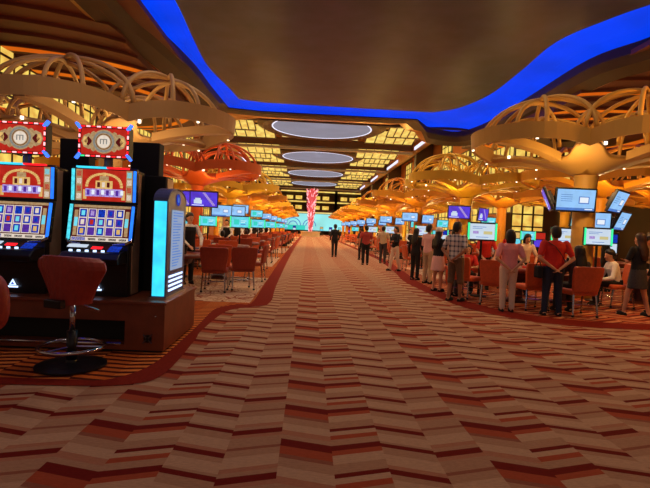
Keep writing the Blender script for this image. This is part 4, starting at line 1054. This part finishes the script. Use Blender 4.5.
    q.build('hair', M[haircol], t, smooth=True, remesh=vox)
    if hair == 'cap' or label.startswith('woman in a white cap'):
        q = MB(); q.loft([ell(z, a, c, d) for z, a, c, d in ((1.655, .108, .112, -.012), (1.70, .106, .112, -.01), (1.76, .08, .088, -.006), (1.79, .02, .02, 0))]); q.loft([ell(z, a, c, d) for z, a, c, d in ((1.675, .07, .06, .1), (1.69, .07, .06, .1))]); q.build('cap', M['c_white'], t, smooth=True)
    return t, U, D
P_ = make_person
P_(1.47, 25.3, .1, 1.74, arms='walk', stride=.1, top='c_black', sleeve='long', bottom='c_black', label='person in all black walking away down the middle of the aisle')
P_(2.55, 20.4, .05, 1.7, arms='down', top='c_maroon', sleeve='short', bottom='c_black', label='person in a dark red shirt and black trousers at the right edge of the aisle', build=1.1)
P_(3.55, 21.9, -.4, 1.72, arms='down', top='c_beige', bottom='c_charcoal', label='person in a beige shirt beyond the one in dark red', build=1.1)
P_(2.75, 23.8, .3, 1.6, arms='down', top='c_charcoal', bottom='c_black', label='person in dark clothes half hidden behind the dark red shirt')
P_(3.38, 17.9, 2.0, 1.68, arms='fold', stride=.16, top='c_black', sleeve='long', bottom='c_cream', label='person with black top and cream trousers beside a chair, mid-stride')
P_(3.62, 13.9, -.9, 1.74, arms='fold', top='c_palepink', sleeve='long', bottom='c_beige', label='tall person in a pale pink shirt left of the white cap')
P_(3.45, 14.8, -.8, 1.62, arms='down', top='c_black', sleeve='long', bottom='c_black', label='person in black left of the pale pink shirt', hair='long')
P_(3.42, 12.1, -1.0, 1.62, arms='fold', top='c_black', bottom='c_palepink', legs='skirt', hair='long', label='woman in a white cap, black top and pale skirt', stride=.03)
P_(3.62, 11.35, -1.2, 1.64, arms='down', top='c_cream', bottom='c_charcoal', hair='long', label='long-haired person between the white cap and the plaid shirt')
P_(3.36, 10.45, -.95, 1.76, arms='back', top='plaid', bottom='c_khaki', legs='shorts', skin='skin_b', label='man in a plaid shirt and khaki shorts watching the near right table', build=1.12, stride=.07)
P_(4.05, 9.25, -.1, 1.62, arms='back', top='c_pink', sleeve='short', bottom='c_cream', hair='bob', label='person with black bob, pink shirt and cream trousers, hands behind back', build=1.08)
P_(4.82, 8.98, -.12, 1.72, arms='back', top='c_red', bottom='c_jeans', label='person in a bright red shirt and dark jeans with a shoulder strap', build=1.2, turn=.04)
P_(6.78, 9.35, .25, 1.67, arms='fold', top='c_black', sleeve='short', bottom='c_charcoal', legs='skirt', hair='long', haircol='hair_brown', label='woman with long brown hair, black top and short dark skirt at right', turn=.12, stride=-.1)
P_(7.45, 9.75, .6, 1.6, arms='down', top='c_black', sleeve='long', bottom='c_black', hair='long', label='person in black just behind the woman in the skirt')
P_(5.40, 9.14, .04, 1.84, 'sit', 'table', top='c_charcoal', hair='long', bottom='c_black', label='seated person with long black hair in front of the nearest right column')
P_(7.12, 10.5, 1.4, 1.78, 'sit', 'table', top='c_white', sleeve='long', bottom='c_black', label='seated person in a white long-sleeved shirt leaning on the near right table', lean=.25)
P_(4.25, 12.25, 2.8, 1.66, 'sit', 'table', top='c_red', hair='bob', bottom='c_black', label='seated person in red between the plaid shirt and the table display')
P_(4.95, 12.9, 3.0, 1.68, arms='table', top='c_red', bottom='c_black', label='person in red standing behind the table display with green sides', lean=.15)
P_(5.65, 12.05, 3.1, 1.6, arms='table', top='c_cream', bottom='c_black', hair='bob', label='person in a cream shirt behind the table by the pink shirt', lean=.3)
P_(-2.92, 11.62, -2.5, 1.72, arms='table', top='c_white', sleeve='long', vest='c_black', bottom='c_black', label='dealer in a white shirt and black vest behind the nearest left table', lean=.1)
# straps and bags
tag(MB().tube([(4.65, 8.93, 1.44), (4.75, 8.83, 1.36), (4.87, 8.80, 1.2), (5.01, 8.86, 1.02)], .014, 6, flat=.5).build('bag_strap', M['c_black']), 'thin black strap across the back of the bright red shirt', 'strap')
t = empty('handbag', (4.53, 9.0, .85), 0, 'black handbag at the left hip of the person in bright red', 'handbag')
MB().box(-.05, .05, -.11, .11, -.12, .12).build('body', M['c_black'], t, bevel=.03)
MB().tube([(0, .09 * math.cos(a), .11 + .09 * math.sin(a)) for a in [PI * j / 8 for j in range(9)]], .01, 6).build('handle', M['c_black'], t)
t = empty('shopping_bag', (3.72, 11.9, .42), 0, 'orange-red bag hanging beside the pale skirt', 'bag')
MB().loft([[(x * a, y * a, z) for x, y in oval(.14, .07, 16)] for a, z in ((.8, -.2), (1.05, -.05), (.95, .2))]).build('body', M['c_orange'], t)
MB().tube([(.08 * math.cos(a), 0, .2 + .12 * math.sin(a)) for a in [PI * j / 8 for j in range(9)]], .01, 6).build('handle', M['c_orange'], t)
# more distant figures, seated and standing at the tables
rn = random.Random(5); tops = ['c_white', 'c_black', 'c_red', 'c_beige', 'c_blue', 'c_charcoal', 'c_cream', 'c_maroon']
tn = dict(c_white='white', c_black='black', c_red='red', c_beige='beige', c_blue='blue', c_charcoal='charcoal', c_cream='cream', c_maroon='maroon')
for i, y in enumerate(RT[:7]):
    tp = tops[(i * 3) % 8]
    P_(5.75, y - 1.16, rn.uniform(-.2, .2), 1.66, 'sit', 'table', top=tp, sleeve='long', bottom='c_black', hair=('short', 'long')[i % 2], vox=.018, label='distant seated player in %s at the %s right-hand gaming table' % (tn[tp], ORD[i + 1]), group='seated players at the right tables')
    P_(6.0, y + 1.12, PI, 1.68, 'stand', 'table', top='c_white', sleeve='long', vest='c_black', bottom='c_black', vox=.018, label='distant dealer in white and black behind the %s right-hand gaming table' % ORD[i + 1], group='dealers at the right tables')
for i, y in enumerate(LT[:7]):
    if i: P_(-3.5, y + 1.12, PI, 1.68, 'stand', 'table', top='c_white', sleeve='long', vest='c_black', bottom='c_black', vox=.018, label='distant dealer in white and black behind the %s left-hand gaming table' % ORD[i + 1], group='dealers at the left tables')
    if i % 2 == 1:
        tp = tops[(i * 5) % 8]
        P_(-3.25, y - 1.16, .1, 1.66, 'sit', 'table', top=tp, sleeve='long', bottom='c_black', vox=.018, label='distant seated player in %s at the %s left-hand gaming table' % (tn[tp], ORD[i + 1]), group='seated players at the left tables')
for i, (x, y) in enumerate(((8.2, 14.2), (8.9, 13.7), (8.3, 19.2), (9.6, 12.9), (10.9, 13.4))):
    tp = tops[i]; P_(x, y, rn.uniform(2, 4), 1.66, 'stand', 'fold', top=tp, sleeve='long', bottom='c_black', vox=.018, label='distant standing person in %s behind the outer right tables' % tn[tp], group='people behind the outer right tables')
